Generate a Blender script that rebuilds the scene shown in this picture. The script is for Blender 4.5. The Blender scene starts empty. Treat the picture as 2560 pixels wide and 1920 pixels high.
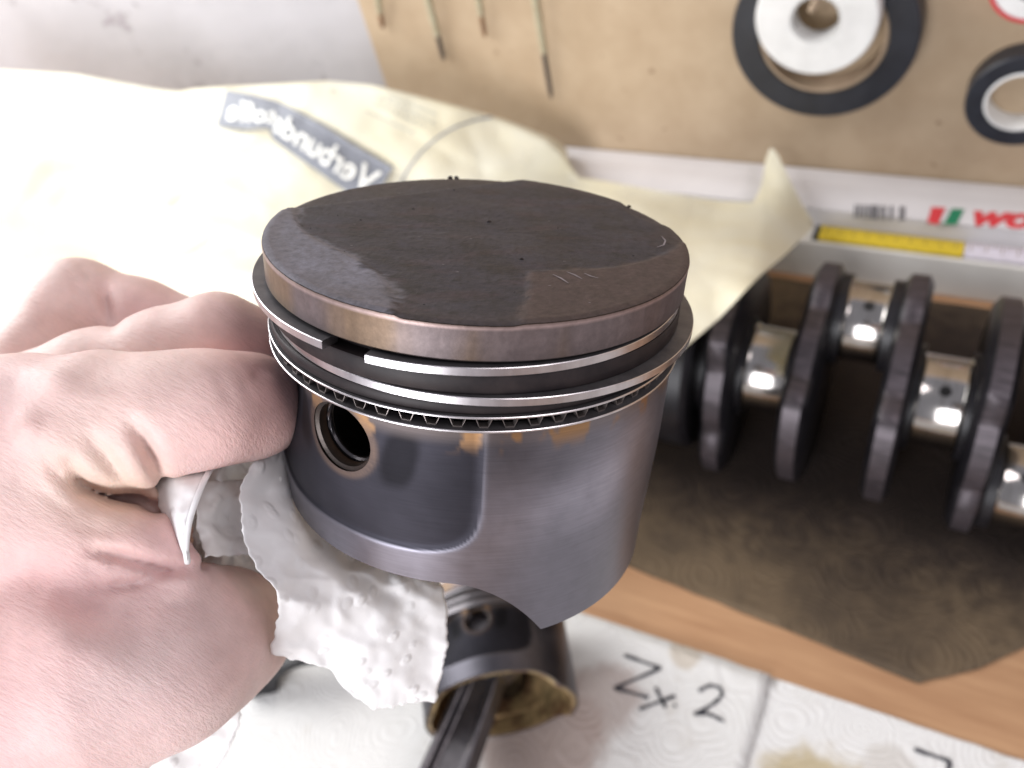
import bpy, bmesh, math, random
import numpy as np
from mathutils import Vector, Matrix, noise

random.seed(7); np.random.seed(7)
scene = bpy.context.scene
C = scene.collection

# ------------------------------------------------------------------ camera
FOC = 2100.0                       # focal length in pixels of a 2560 px wide frame
H = 0.48                           # camera height above the bench top
_d = np.array([570, 1890, 2100.0]); _d /= np.linalg.norm(_d)           # straight down, in camera axes
_x = np.array([4450, 1012, -2100.0]); _x -= _d * (_x @ _d); _x /= np.linalg.norm(_x)
_z = -_d; _y = np.cross(_z, _x)
M = np.array([_x, _y, _z])         # camera axes (right, down, forward) -> world
CAM = np.array([0, 0, H])
cam_data = bpy.data.cameras.new('camera'); cam = bpy.data.objects.new('camera', cam_data); C.objects.link(cam)
R3 = np.column_stack([M @ [1, 0, 0], M @ [0, -1, 0], M @ [0, 0, -1]])
mw = Matrix([[*R3[i], CAM[i]] for i in range(3)] + [[0, 0, 0, 1]])
cam.matrix_world = mw
cam_data.sensor_width = 36.0
cam_data.lens = 36.0 * FOC / 2560
cam_data.clip_start = 0.01; cam_data.clip_end = 50
cam_data.dof.use_dof = True
cam_data.dof.focus_distance = 0.150
cam_data.dof.aperture_fstop = 16.5
scene.camera = cam

# ------------------------------------------------------------------ world and light
world = bpy.data.worlds.new('World'); scene.world = world; world.use_nodes = True
bg = world.node_tree.nodes['Background']
bg.inputs[0].default_value = (0.89, 0.89, 1.0, 1); bg.inputs[1].default_value = 0.43
def area(name, loc, target, sx, sy, power, col):
    l = bpy.data.lights.new(name, 'AREA'); l.shape = 'RECTANGLE'; l.size = sx; l.size_y = sy
    l.energy = power; l.color = col
    o = bpy.data.objects.new(name, l); C.objects.link(o); o.location = loc
    o.rotation_euler = (Vector(target) - Vector(loc)).to_track_quat('-Z', 'Y').to_euler()
    return o
area('window_light', (-1.08, 0.24, 0.72), (-0.35, 0.36, 0.12), 0.7, 0.9, 16, (1.0, 1.0, 1.0))
area('rear_fill_light', (-0.28, -1.42, 0.60), (-0.1, 0.3, 0.25), 0.75, 1.0, 33, (0.96, 0.96, 1.0))  # lamp added behind the camera for ring streaks and front fill
area('right_fill_light', (0.60, 0.10, 1.05), (0.15, 0.5, 0.15), 0.4, 0.4, 4.0, (1.0, 0.93, 0.95))  # weak lamp added at upper right to brighten the hardboard
scene.view_settings.view_transform = 'Standard'; scene.view_settings.look = 'None'
scene.view_settings.exposure = 0.0; scene.view_settings.gamma = 1.0
scene.view_settings.use_curve_mapping = False
scene.cycles.use_denoising = True
scene.cycles.max_bounces = 8

# ------------------------------------------------------------------ pixel helpers (2560 x 1920 frame)
K = 2560 / 2212.0
def ray(px, py): return M @ np.array([(px - 1280) / FOC, (py - 960) / FOC, 1.0])
def onz(px, py, z):
    r = ray(px, py); return CAM + r * ((z - H) / r[2])
def ony(px, py, y):
    r = ray(px, py); return CAM + r * (y / r[1])
def at(px, py, depth): return CAM + ray(px, py) * depth
def prj(P):
    c = M.T @ (np.array(P) - CAM); return c[0] / c[2] * FOC + 1280, c[1] / c[2] * FOC + 960

# ------------------------------------------------------------------ materials
def new_mat(name):
    m = bpy.data.materials.new(name); m.use_nodes = True
    nt = m.node_tree; b = nt.nodes['Principled BSDF']
    return m, nt, b
def node(nt, t, **kw):
    n = nt.nodes.new(t)
    for k, v in kw.items():
        if k.startswith('i_'): n.inputs[k[2:].replace('_', ' ')].default_value = v
        else: setattr(n, k, v)
    return n
def ramp(nt, fac, stops):
    r = nt.nodes.new('ShaderNodeValToRGB'); e = r.color_ramp.elements
    while len(e) > 1: e.remove(e[-1])
    e[0].position = stops[0][0]; e[0].color = (*stops[0][1], 1)
    for p, c in stops[1:]:
        q = e.new(p); q.color = (*c, 1)
    nt.links.new(fac, r.inputs[0]); return r
def surf(name, c1, c2=None, rough=0.6, metal=0.0, scale=40, detail=6, bump=0.0, bscale=None, spec=0.5, stretch=None, rvar=0.0, coord='Object', lo=0.35, hi=0.65, coat=0.0):
    """noise-mottled principled surface"""
    m, nt, b = new_mat(name)
    tc = node(nt, 'ShaderNodeTexCoord'); src = tc.outputs[coord]
    if stretch:
        mp = node(nt, 'ShaderNodeMapping'); mp.inputs['Scale'].default_value = stretch
        nt.links.new(src, mp.inputs[0]); src = mp.outputs[0]
    n = node(nt, 'ShaderNodeTexNoise', i_Scale=scale, i_Detail=detail, i_Roughness=0.6); nt.links.new(src, n.inputs['Vector'])
    if c2 is None: c2 = tuple(x * 0.8 for x in c1)
    r = ramp(nt, n.outputs[0], [(lo, c2), (hi, c1)]); nt.links.new(r.outputs[0], b.inputs['Base Color'])
    b.inputs['Roughness'].default_value = rough; b.inputs['Metallic'].default_value = metal
    b.inputs['Specular IOR Level'].default_value = spec
    b.inputs['Coat Weight'].default_value = coat
    if rvar:
        mr = node(nt, 'ShaderNodeMapRange'); mr.inputs[3].default_value = rough - rvar; mr.inputs[4].default_value = rough + rvar
        nt.links.new(n.outputs[0], mr.inputs[0]); nt.links.new(mr.outputs[0], b.inputs['Roughness'])
    if bump:
        n2 = node(nt, 'ShaderNodeTexNoise', i_Scale=bscale or scale * 4, i_Detail=4); nt.links.new(src, n2.inputs['Vector'])
        bp = node(nt, 'ShaderNodeBump'); bp.inputs['Strength'].default_value = 1.0; bp.inputs['Distance'].default_value = bump
        nt.links.new(n2.outputs[0], bp.inputs['Height']); nt.links.new(bp.outputs[0], b.inputs['Normal'])
    return m
def attr_mat(name, metal, spec=0.5, noise_amt=0.12, nscale=900, bump=0.00004, bscale=1600, stretch=None, aniso=0.0):
    """colour from the mesh's own stain map 'Col', roughness from 'Rgh'"""
    m, nt, b = new_mat(name)
    a = node(nt, 'ShaderNodeAttribute', attribute_name='Col'); r = node(nt, 'ShaderNodeAttribute', attribute_name='Rgh')
    tc = node(nt, 'ShaderNodeTexCoord'); src = tc.outputs['Object']
    if stretch:
        mp = node(nt, 'ShaderNodeMapping'); mp.inputs['Scale'].default_value = stretch; nt.links.new(src, mp.inputs[0]); src = mp.outputs[0]
    n = node(nt, 'ShaderNodeTexNoise', i_Scale=nscale, i_Detail=5, i_Roughness=0.65); nt.links.new(src, n.inputs['Vector'])
    mr = node(nt, 'ShaderNodeMapRange'); mr.inputs[1].default_value = 0.3; mr.inputs[2].default_value = 0.7
    mr.inputs[3].default_value = 1 - noise_amt * 1.6; mr.inputs[4].default_value = 1 + noise_amt * 1.6
    nt.links.new(n.outputs[0], mr.inputs[0])
    mx = node(nt, 'ShaderNodeVectorMath', operation='SCALE'); nt.links.new(a.outputs['Color'], mx.inputs[0]); nt.links.new(mr.outputs[0], mx.inputs['Scale'])
    nt.links.new(mx.outputs[0], b.inputs['Base Color']); nt.links.new(r.outputs['Fac'], b.inputs['Roughness'])
    b.inputs['Metallic'].default_value = metal; b.inputs['Specular IOR Level'].default_value = spec
    n2 = node(nt, 'ShaderNodeTexNoise', i_Scale=bscale, i_Detail=3); nt.links.new(src, n2.inputs['Vector'])
    bp = node(nt, 'ShaderNodeBump'); bp.inputs['Distance'].default_value = bump; bp.inputs['Strength'].default_value = 1
    nt.links.new(n2.outputs[0], bp.inputs['Height']); nt.links.new(bp.outputs[0], b.inputs['Normal'])
    return m
def flat(name, c, rough=0.6, metal=0.0, spec=0.4):
    m, nt, b = new_mat(name)
    tc = node(nt, 'ShaderNodeTexCoord'); n = node(nt, 'ShaderNodeTexNoise', i_Scale=300.0, i_Detail=3); nt.links.new(tc.outputs['Object'], n.inputs['Vector'])
    r = ramp(nt, n.outputs[0], [(0.3, tuple(x * 0.86 for x in c)), (0.7, tuple(min(1, x * 1.08) for x in c))]); nt.links.new(r.outputs[0], b.inputs['Base Color'])
    b.inputs['Roughness'].default_value = rough; b.inputs['Metallic'].default_value = metal; b.inputs['Specular IOR Level'].default_value = spec
    return m
def paper_mat(name, base, stain_col=None, stain_scale=14, lo=0.58, hi=0.72, emboss='swirl', depth=0.0006, cell=28, freq=150, transl=0.0, blots=(), crumple=0.0008):
    """embossed household paper; blots = (x, y, radius) oil marks and painted shade, in world metres"""
    m, nt, b = new_mat(name); out = nt.nodes['Material Output']
    geo = node(nt, 'ShaderNodeNewGeometry'); pos = geo.outputs['Position']
    col = node(nt, 'ShaderNodeRGB'); col.outputs[0].default_value = (*base, 1); cur = col.outputs[0]
    n = node(nt, 'ShaderNodeTexNoise', i_Scale=stain_scale, i_Detail=7, i_Roughness=0.65); nt.links.new(pos, n.inputs['Vector'])
    if stain_col:
        mr = node(nt, 'ShaderNodeMapRange', interpolation_type='SMOOTHSTEP'); mr.inputs[1].default_value = lo; mr.inputs[2].default_value = hi; mr.inputs[4].default_value = 0.8
        nt.links.new(n.outputs[0], mr.inputs[0])
        mx = node(nt, 'ShaderNodeMix', data_type='RGBA'); nt.links.new(mr.outputs[0], mx.inputs[0]); nt.links.new(cur, mx.inputs[6]); mx.inputs[7].default_value = (*stain_col, 1); cur = mx.outputs[2]
    for (bx, by, br, bc, amt) in blots:
        nd = node(nt, 'ShaderNodeTexNoise', i_Scale=95.0, i_Detail=4); nt.links.new(pos, nd.inputs['Vector'])
        dv = node(nt, 'ShaderNodeVectorMath', operation='DISTANCE'); nt.links.new(pos, dv.inputs[0]); dv.inputs[1].default_value = (bx, by, 0.002)
        ad = node(nt, 'ShaderNodeMath', operation='MULTIPLY_ADD'); nt.links.new(nd.outputs[0], ad.inputs[0]); ad.inputs[1].default_value = br * 0.55; nt.links.new(dv.outputs['Value'], ad.inputs[2])
        mr = node(nt, 'ShaderNodeMapRange', interpolation_type='SMOOTHSTEP'); mr.inputs[1].default_value = br * 0.95; mr.inputs[2].default_value = br * (1.4 if br < 0.05 else 1.75); mr.inputs[3].default_value = amt; mr.inputs[4].default_value = 0.0
        nt.links.new(ad.outputs[0], mr.inputs[0])
        mx = node(nt, 'ShaderNodeMix', data_type='RGBA'); nt.links.new(mr.outputs[0], mx.inputs[0]); nt.links.new(cur, mx.inputs[6]); mx.inputs[7].default_value = (*bc, 1); cur = mx.outputs[2]
    nt.links.new(cur, b.inputs['Base Color']); b.inputs['Roughness'].default_value = 0.9; b.inputs['Specular IOR Level'].default_value = 0.15
    nd = node(nt, 'ShaderNodeTexNoise', i_Scale=22.0, i_Detail=2); nt.links.new(pos, nd.inputs['Vector'])
    dm = node(nt, 'ShaderNodeVectorMath', operation='MULTIPLY_ADD'); nt.links.new(nd.outputs['Color'], dm.inputs[0]); dm.inputs[1].default_value = (0.022, 0.022, 0.0); nt.links.new(pos, dm.inputs[2])
    v = node(nt, 'ShaderNodeTexVoronoi', i_Scale=float(cell), i_Randomness=1.0); nt.links.new(dm.outputs[0] if emboss == 'swirl' else pos, v.inputs['Vector'])
    if emboss == 'swirl':
        mu = node(nt, 'ShaderNodeMath', operation='MULTIPLY'); nt.links.new(v.outputs['Distance'], mu.inputs[0]); mu.inputs[1].default_value = freq / 4.0
        si = node(nt, 'ShaderNodeMath', operation='SINE'); nt.links.new(mu.outputs[0], si.inputs[0]); hgt = si.outputs[0]
    else:
        mr = node(nt, 'ShaderNodeMapRange', interpolation_type='SMOOTHSTEP'); mr.inputs[1].default_value = 0.12; mr.inputs[2].default_value = 0.38; mr.inputs[3].default_value = 1; mr.inputs[4].default_value = 0
        nt.links.new(v.outputs['Distance'], mr.inputs[0]); hgt = mr.outputs[0]
    bp = node(nt, 'ShaderNodeBump'); bp.inputs['Distance'].default_value = depth; bp.inputs['Strength'].default_value = 0.7; nt.links.new(hgt, bp.inputs['Height'])
    n3 = node(nt, 'ShaderNodeTexNoise', i_Scale=120.0, i_Detail=4); nt.links.new(pos, n3.inputs['Vector'])
    bp2 = node(nt, 'ShaderNodeBump'); bp2.inputs['Distance'].default_value = crumple; bp2.inputs['Strength'].default_value = 0.6
    nt.links.new(n3.outputs[0], bp2.inputs['Height']); nt.links.new(bp.outputs[0], bp2.inputs['Normal']); nt.links.new(bp2.outputs[0], b.inputs['Normal'])
    if transl:
        tr = node(nt, 'ShaderNodeBsdfTranslucent'); nt.links.new(cur, tr.inputs[0]); nt.links.new(bp2.outputs[0], tr.inputs['Normal'])
        ms = node(nt, 'ShaderNodeMixShader'); ms.inputs[0].default_value = transl
        nt.links.new(b.outputs[0], ms.inputs[1]); nt.links.new(tr.outputs[0], ms.inputs[2]); nt.links.new(ms.outputs[0], out.inputs['Surface'])
    return m

# ------------------------------------------------------------------ object helpers
def tag(o, label=None, cat=None, group=None, kind=None):
    if label: o['label'] = label
    if cat: o['category'] = cat
    if group: o['group'] = group
    if kind: o['kind'] = kind
    return o
def thing(name, label, cat, loc=(0, 0, 0), rot=None, group=None):
    o = bpy.data.objects.new(name, None); C.objects.link(o); o.empty_display_size = 0.02
    mt = rot.to_4x4() if rot is not None else Matrix.Identity(4)
    mt.translation = Vector(loc); o.matrix_world = mt
    return tag(o, label, cat, group)
def mesh_obj(name, verts, faces, mat, parent=None, smooth=True, auto=35):
    me = bpy.data.meshes.new(name); me.from_pydata([tuple(map(float, v)) for v in verts], [], [tuple(int(i) for i in f) for f in faces]); me.validate(); me.update()
    return link(name, me, mat, parent, smooth, auto)
def link(name, me, mat, parent=None, smooth=True, auto=35):
    for m in (mat if isinstance(mat, (list, tuple)) else [mat]): me.materials.append(m)
    if smooth:
        me.polygons.foreach_set('use_smooth', [True] * len(me.polygons))
        if auto: me.set_sharp_from_angle(angle=math.radians(auto))
    o = bpy.data.objects.new(name, me); C.objects.link(o)
    if parent is not None: o.parent = parent
    return o
def recenter(o):
    me = o.data; co = np.empty(len(me.vertices) * 3); me.vertices.foreach_get('co', co); co = co.reshape(-1, 3)
    c = np.array([co[:, 0].mean(), co[:, 1].mean(), co[:, 2].min()])
    me.vertices.foreach_set('co', (co - c).ravel()); me.update(); o.location = c
    return o
def child_world(o, parent):
    """o's mesh is in world metres: make it a part of an unrotated thing"""
    o.parent = parent; o.matrix_parent_inverse = parent.matrix_world.inverted(); return o
def grid_faces(nu, nv, wrap_u=False, off=0, flip=False):
    f = []
    for i in range(nu if wrap_u else nu - 1):
        for j in range(nv - 1):
            a = off + i * nv + j; b = off + ((i + 1) % nu) * nv + j
            q = (a, b, b + 1, a + 1)
            f.append(q[::-1] if flip else q)
    return f
def lathe(profile, n=96, t0=0.0, t1=2 * math.pi, closed_profile=False, center=(0, 0)):
    """profile: (r, z) list; full turn wraps, partial turn gets end caps"""
    full = abs(t1 - t0 - 2 * math.pi) < 1e-6
    m = len(profile); v = []; nn = n if full else n + 1
    for i in range(nn):
        t = t0 + (t1 - t0) * i / n; c, s = math.cos(t), math.sin(t)
        for r, z in profile: v.append((center[0] + r * c, center[1] + r * s, z))
    f = []
    for i in range(n):
        a = i * m; b = ((i + 1) % nn) * m
        for j in range(m if closed_profile else m - 1):
            k = (j + 1) % m; f.append((a + j, b + j, b + k, a + k))
    if not full and closed_profile: f.append(tuple(range(m))[::-1]); f.append(tuple(range((nn - 1) * m, nn * m)))
    return v, f
def box_obj(name, lo, hi, mat, parent=None, bevel=0.0, seg=2, auto=40):
    bm = bmesh.new(); bmesh.ops.create_cube(bm, size=1)
    lo = Vector(lo); hi = Vector(hi); s = hi - lo; c = (hi + lo) / 2
    for v in bm.verts: v.co = Vector((v.co.x * s.x, v.co.y * s.y, v.co.z * s.z)) + c
    if bevel: bmesh.ops.bevel(bm, geom=bm.edges[:], offset=bevel, segments=seg, affect='EDGES', profile=0.5)
    me = bpy.data.meshes.new(name); bm.to_mesh(me); bm.free()
    return link(name, me, mat, parent, True, auto)
def tube(pts, rad, n=10, cap=True):
    pts = [Vector(p) for p in pts]; v = []; f = []
    rad = rad if isinstance(rad, (list, tuple)) else [rad] * len(pts)
    up = Vector((0.13, 0.37, 0.92))
    for i, p in enumerate(pts):
        t = (pts[min(i + 1, len(pts) - 1)] - pts[max(i - 1, 0)]).normalized()
        a = t.cross(up).normalized(); b = t.cross(a)
        for k in range(n):
            w = 2 * math.pi * k / n; v.append(p + (a * math.cos(w) + b * math.sin(w)) * rad[i])
    for i in range(len(pts) - 1):
        for k in range(n):
            f.append((i * n + k, i * n + (k + 1) % n, (i + 1) * n + (k + 1) % n, (i + 1) * n + k))
    if cap: f.append(tuple(range(n))[::-1]); f.append(tuple(range((len(pts) - 1) * n, len(pts) * n)))
    return v, f
def crom(P, t):
    """Catmull-Rom through rows of P at t in [0,1]"""
    P = np.asarray(P, float); n = len(P) - 1; x = min(max(t, 0), 1) * n; i = min(int(x), n - 1); u = x - i
    p0 = P[max(i - 1, 0)]; p1 = P[i]; p2 = P[i + 1]; p3 = P[min(i + 2, n)]
    if i == 0: p0 = 2 * p1 - p2
    if i + 2 > n: p3 = 2 * p2 - p1
    return 0.5 * (2 * p1 + (p2 - p0) * u + (2 * p0 - 5 * p1 + 4 * p2 - p3) * u * u + (3 * p1 - p0 - 3 * p2 + p3) * u ** 3)
def fbm(p, s, o=4): return noise.fractal(Vector(p) * s, 1.0, 2.0, o)
def set_attrs(me, cols, rgh):
    a = me.color_attributes.new('Col', 'FLOAT_COLOR', 'POINT')
    a.data.foreach_set('color', np.column_stack([cols, np.ones(len(cols))]).astype(np.float32).ravel())
    r = me.attributes.new('Rgh', 'FLOAT', 'POINT'); r.data.foreach_set('value', np.asarray(rgh, np.float32))
def text_mesh(s, size=1.0, shear=0.0, bold=0.0):
    cu = bpy.data.curves.new('txt', 'FONT'); cu.body = s; cu.size = size; cu.shear = shear; cu.offset = bold; cu.resolution_u = 4
    o = bpy.data.objects.new('txt', cu); C.objects.link(o); bpy.context.view_layer.update()
    me = bpy.data.meshes.new_from_object(o.evaluated_get(bpy.context.evaluated_depsgraph_get()))
    bpy.data.objects.remove(o); bpy.data.curves.remove(cu)
    bm = bmesh.new(); bm.from_mesh(me); bpy.data.meshes.remove(me)
    bmesh.ops.triangulate(bm, faces=bm.faces[:])
    v = np.array([x.co[:] for x in bm.verts]); f = [[q.index for q in p.verts] for p in bm.faces]; bm.free()
    return v, f
def smooth(e0, e1, x):
    t = np.clip((np.asarray(x, float) - e0) / (e1 - e0), 0, 1); return t * t * (3 - 2 * t)

# ================================================================== MATERIALS USED
m_wood = surf('bench_wood', (0.46, 0.27, 0.145), (0.36, 0.195, 0.10), rough=0.5, scale=9, stretch=(1.2, 14, 1), bump=0.00015, bscale=60)
m_wall = surf('painted_wall', (0.62, 0.60, 0.60), (0.55, 0.53, 0.53), rough=0.8, scale=12, bump=0.0006, bscale=90)
m_hard = surf('hardboard', (0.50, 0.325, 0.155), (0.42, 0.26, 0.12), rough=0.65, scale=26, bump=0.00008, bscale=700)
m_white = surf('white_card', (0.66, 0.64, 0.64), (0.61, 0.59, 0.59), rough=0.45, scale=15)
m_ledge = surf('white_paint', (0.74, 0.72, 0.67), (0.66, 0.63, 0.58), rough=0.5, scale=18, bump=0.0002, bscale=80)
m_black = surf('black_tape', (0.022, 0.024, 0.032), (0.012, 0.013, 0.018), rough=0.42, scale=60)
m_tapewhite = surf('white_tape', (0.74, 0.74, 0.72), (0.66, 0.66, 0.64), rough=0.55, scale=60)
m_cardb = surf('cardboard_core', (0.42, 0.32, 0.22), (0.34, 0.25, 0.17), rough=0.8, scale=60)
m_red = flat('red_print', (0.62, 0.05, 0.06), 0.5)
m_green = flat('green_print', (0.02, 0.20, 0.10), 0.5)
m_ink = flat('black_ink', (0.02, 0.02, 0.03), 0.6)
m_bar = flat('grey_print', (0.10, 0.10, 0.11), 0.6)
m_yellow = flat('yellow_rule', (0.70, 0.52, 0.04), 0.5)
m_rulew = flat('white_rule', (0.62, 0.58, 0.64), 0.5)
m_tick = flat('rule_tick', (0.22, 0.13, 0.05), 0.6)
m_crank = surf('oily_cast_iron', (0.012, 0.011, 0.013), (0.006, 0.0055, 0.007), rough=0.38, scale=90, bump=0.0001, bscale=160, spec=0.3)
m_rim = surf('machined_lit_rim', (0.075, 0.062, 0.070), (0.03, 0.025, 0.028), rough=0.45, metal=0.5, scale=60, stretch=(1, 8, 8))  # machined web rims, colour lightened to carry their lit side
m_polish = surf('polished_steel', (0.44, 0.42, 0.40), (0.35, 0.33, 0.305), rough=0.15, metal=1.0, scale=40, stretch=(14, 1, 1))
m_rod = surf('forged_steel', (0.13, 0.12, 0.125), (0.07, 0.065, 0.07), rough=0.33, metal=0.8, scale=70, bump=0.0002, bscale=200)
m_hole = flat('hole_shade', (0.004, 0.004, 0.004), 0.6)
m_tissue = paper_mat('tissue_paper', (0.92, 0.915, 0.91), emboss='dots', depth=0.0005, cell=200, transl=0.22, crumple=0.0003)
m_ring = surf('ring_steel', (0.66, 0.63, 0.64), (0.54, 0.51, 0.52), rough=0.30, metal=1.0, scale=260, stretch=(1, 1, 0.3), rvar=0.05)
m_ringtop = surf('ring_side', (0.13, 0.125, 0.13), (0.09, 0.085, 0.09), rough=0.5, metal=0.6, scale=300)
m_groove = surf('carbon_groove', (0.024, 0.018, 0.018), (0.012, 0.009, 0.010), rough=0.5, scale=220, metal=0.0, spec=0.25)
m_belt = attr_mat('land_metal', 0.55, noise_amt=0.10, nscale=700, bump=0.00002)
m_crown = attr_mat('carbon_crown', 0.15, spec=0.45, noise_amt=0.22, nscale=700, bump=0.00010, bscale=1100)
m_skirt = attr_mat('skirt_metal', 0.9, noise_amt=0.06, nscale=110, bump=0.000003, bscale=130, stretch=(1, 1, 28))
m_inner = attr_mat('inner_varnish', 0.75, noise_amt=0.3, nscale=110, bump=0.0001, bscale=500)
m_nick = flat('bare_nick', (0.20, 0.18, 0.20), 0.5)
m_exp = surf('expander_steel', (0.34, 0.30, 0.28), (0.20, 0.17, 0.16), rough=0.45, metal=0.8, scale=300)

# ================================================================== SETTING
table = box_obj('workbench_top', (-1.6, -0.9, -0.04), (0.9, 0.625, 0.0), m_wood, bevel=0.002); tag(table, kind='structure')
# painted back wall with a few scuffs of its own
def wall_material():
    m = surf('scuffed_wall', (0.44, 0.425, 0.435), (0.40, 0.385, 0.395), rough=0.8, scale=10, bump=0.0008, bscale=70)
    nt = m.node_tree; b = nt.nodes['Principled BSDF']
    old = b.inputs['Base Color'].links[0].from_socket
    geo = node(nt, 'ShaderNodeNewGeometry')
    n = node(nt, 'ShaderNodeTexNoise', i_Scale=36.0, i_Detail=5, i_Roughness=0.75); nt.links.new(geo.outputs['Position'], n.inputs['Vector'])
    n2 = node(nt, 'ShaderNodeTexNoise', i_Scale=7.0, i_Detail=2); nt.links.new(geo.outputs['Position'], n2.inputs['Vector'])
    mu = node(nt, 'ShaderNodeMath', operation='MULTIPLY'); nt.links.new(n.outputs[0], mu.inputs[0]); nt.links.new(n2.outputs[0], mu.inputs[1])
    mr = node(nt, 'ShaderNodeMapRange', interpolation_type='SMOOTHSTEP'); mr.inputs[1].default_value = 0.315; mr.inputs[2].default_value = 0.375; mr.inputs[4].default_value = 0.75
    nt.links.new(mu.outputs[0], mr.inputs[0])
    mx = node(nt, 'ShaderNodeMix', data_type='RGBA'); nt.links.new(mr.outputs[0], mx.inputs[0]); nt.links.new(old, mx.inputs[6]); mx.inputs[7].default_value = (0.24, 0.21, 0.22, 1)
    nt.links.new(mx.outputs[2], b.inputs['Base Color'])
    return m
wall = box_obj('wall', (-1.7, 0.612, -0.04), (1.0, 0.70, 1.0), wall_material(), bevel=0); tag(wall, kind='structure')
def hard_material():
    m = surf('hardboard', (0.44, 0.335, 0.225), (0.385, 0.285, 0.185), rough=0.55, scale=30, bump=0.00006, bscale=900)
    nt = m.node_tree; b = nt.nodes['Principled BSDF']; old = b.inputs['Base Color'].links[0].from_socket
    geo = node(nt, 'ShaderNodeNewGeometry')
    v = node(nt, 'ShaderNodeTexNoise', i_Scale=75.0, i_Detail=3, i_Roughness=0.6); nt.links.new(geo.outputs['Position'], v.inputs['Vector'])
    mr = node(nt, 'ShaderNodeMapRange', interpolation_type='SMOOTHSTEP'); mr.inputs[1].default_value = 0.655; mr.inputs[2].default_value = 0.73; mr.inputs[4].default_value = 0.7
    nt.links.new(v.outputs[0], mr.inputs[0])
    mx = node(nt, 'ShaderNodeMix', data_type='RGBA'); nt.links.new(mr.outputs[0], mx.inputs[0]); nt.links.new(old, mx.inputs[6]); mx.inputs[7].default_value = (0.16, 0.09, 0.045, 1)
    nt.links.new(mx.outputs[2], b.inputs['Base Color'])
    return m
panel = thing('hardboard_panel', 'tan hardboard panel fixed to the wall behind the tape rolls', 'panel', (0.1, 0.606, 0.02))
o = box_obj('board', (-0.6085, -0.006, -0.01), (0.8, 0.0058, 0.75), hard_material(), panel, bevel=0.001)

# ================================================================== PISTON BUILDER (metres, axis z, crown towards +z; h = distance below crown)
HT = 0.0690
TH_P = math.radians(-124.0)        # direction of the gudgeon pin
TH_T = TH_P + math.pi / 2          # thrust side
def wrap(a): return (a + math.pi) % (2 * math.pi) - math.pi
def bottom_h(t):
    """length of the skirt round the piston: short under the pin, long on the thrust sides"""
    a = math.degrees(abs(wrap(t - TH_T))); a = min(a, 180 - a)            # 0 on a thrust side, 90 at the pin
    if a < 32: return 0.0705
    if a > 59: return 0.0555
    u = (a - 32) / 27; return 0.0555 + 0.0150 * (1 - u) ** 2.0
def panel_depth(t, h, e0=0.965, e1=0.992):
    a = math.degrees(abs(wrap(t - TH_P))); a = min(a, 180 - a)            # 0 at the pin
    x = a / 39.5; y = (h - 0.030) / 0.0187
    if y < 0: y *= 0.2
    d = (abs(x) ** 5 + abs(y) ** 5) ** 0.2
    return float(1 - smooth(e0, e1, d))
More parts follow.
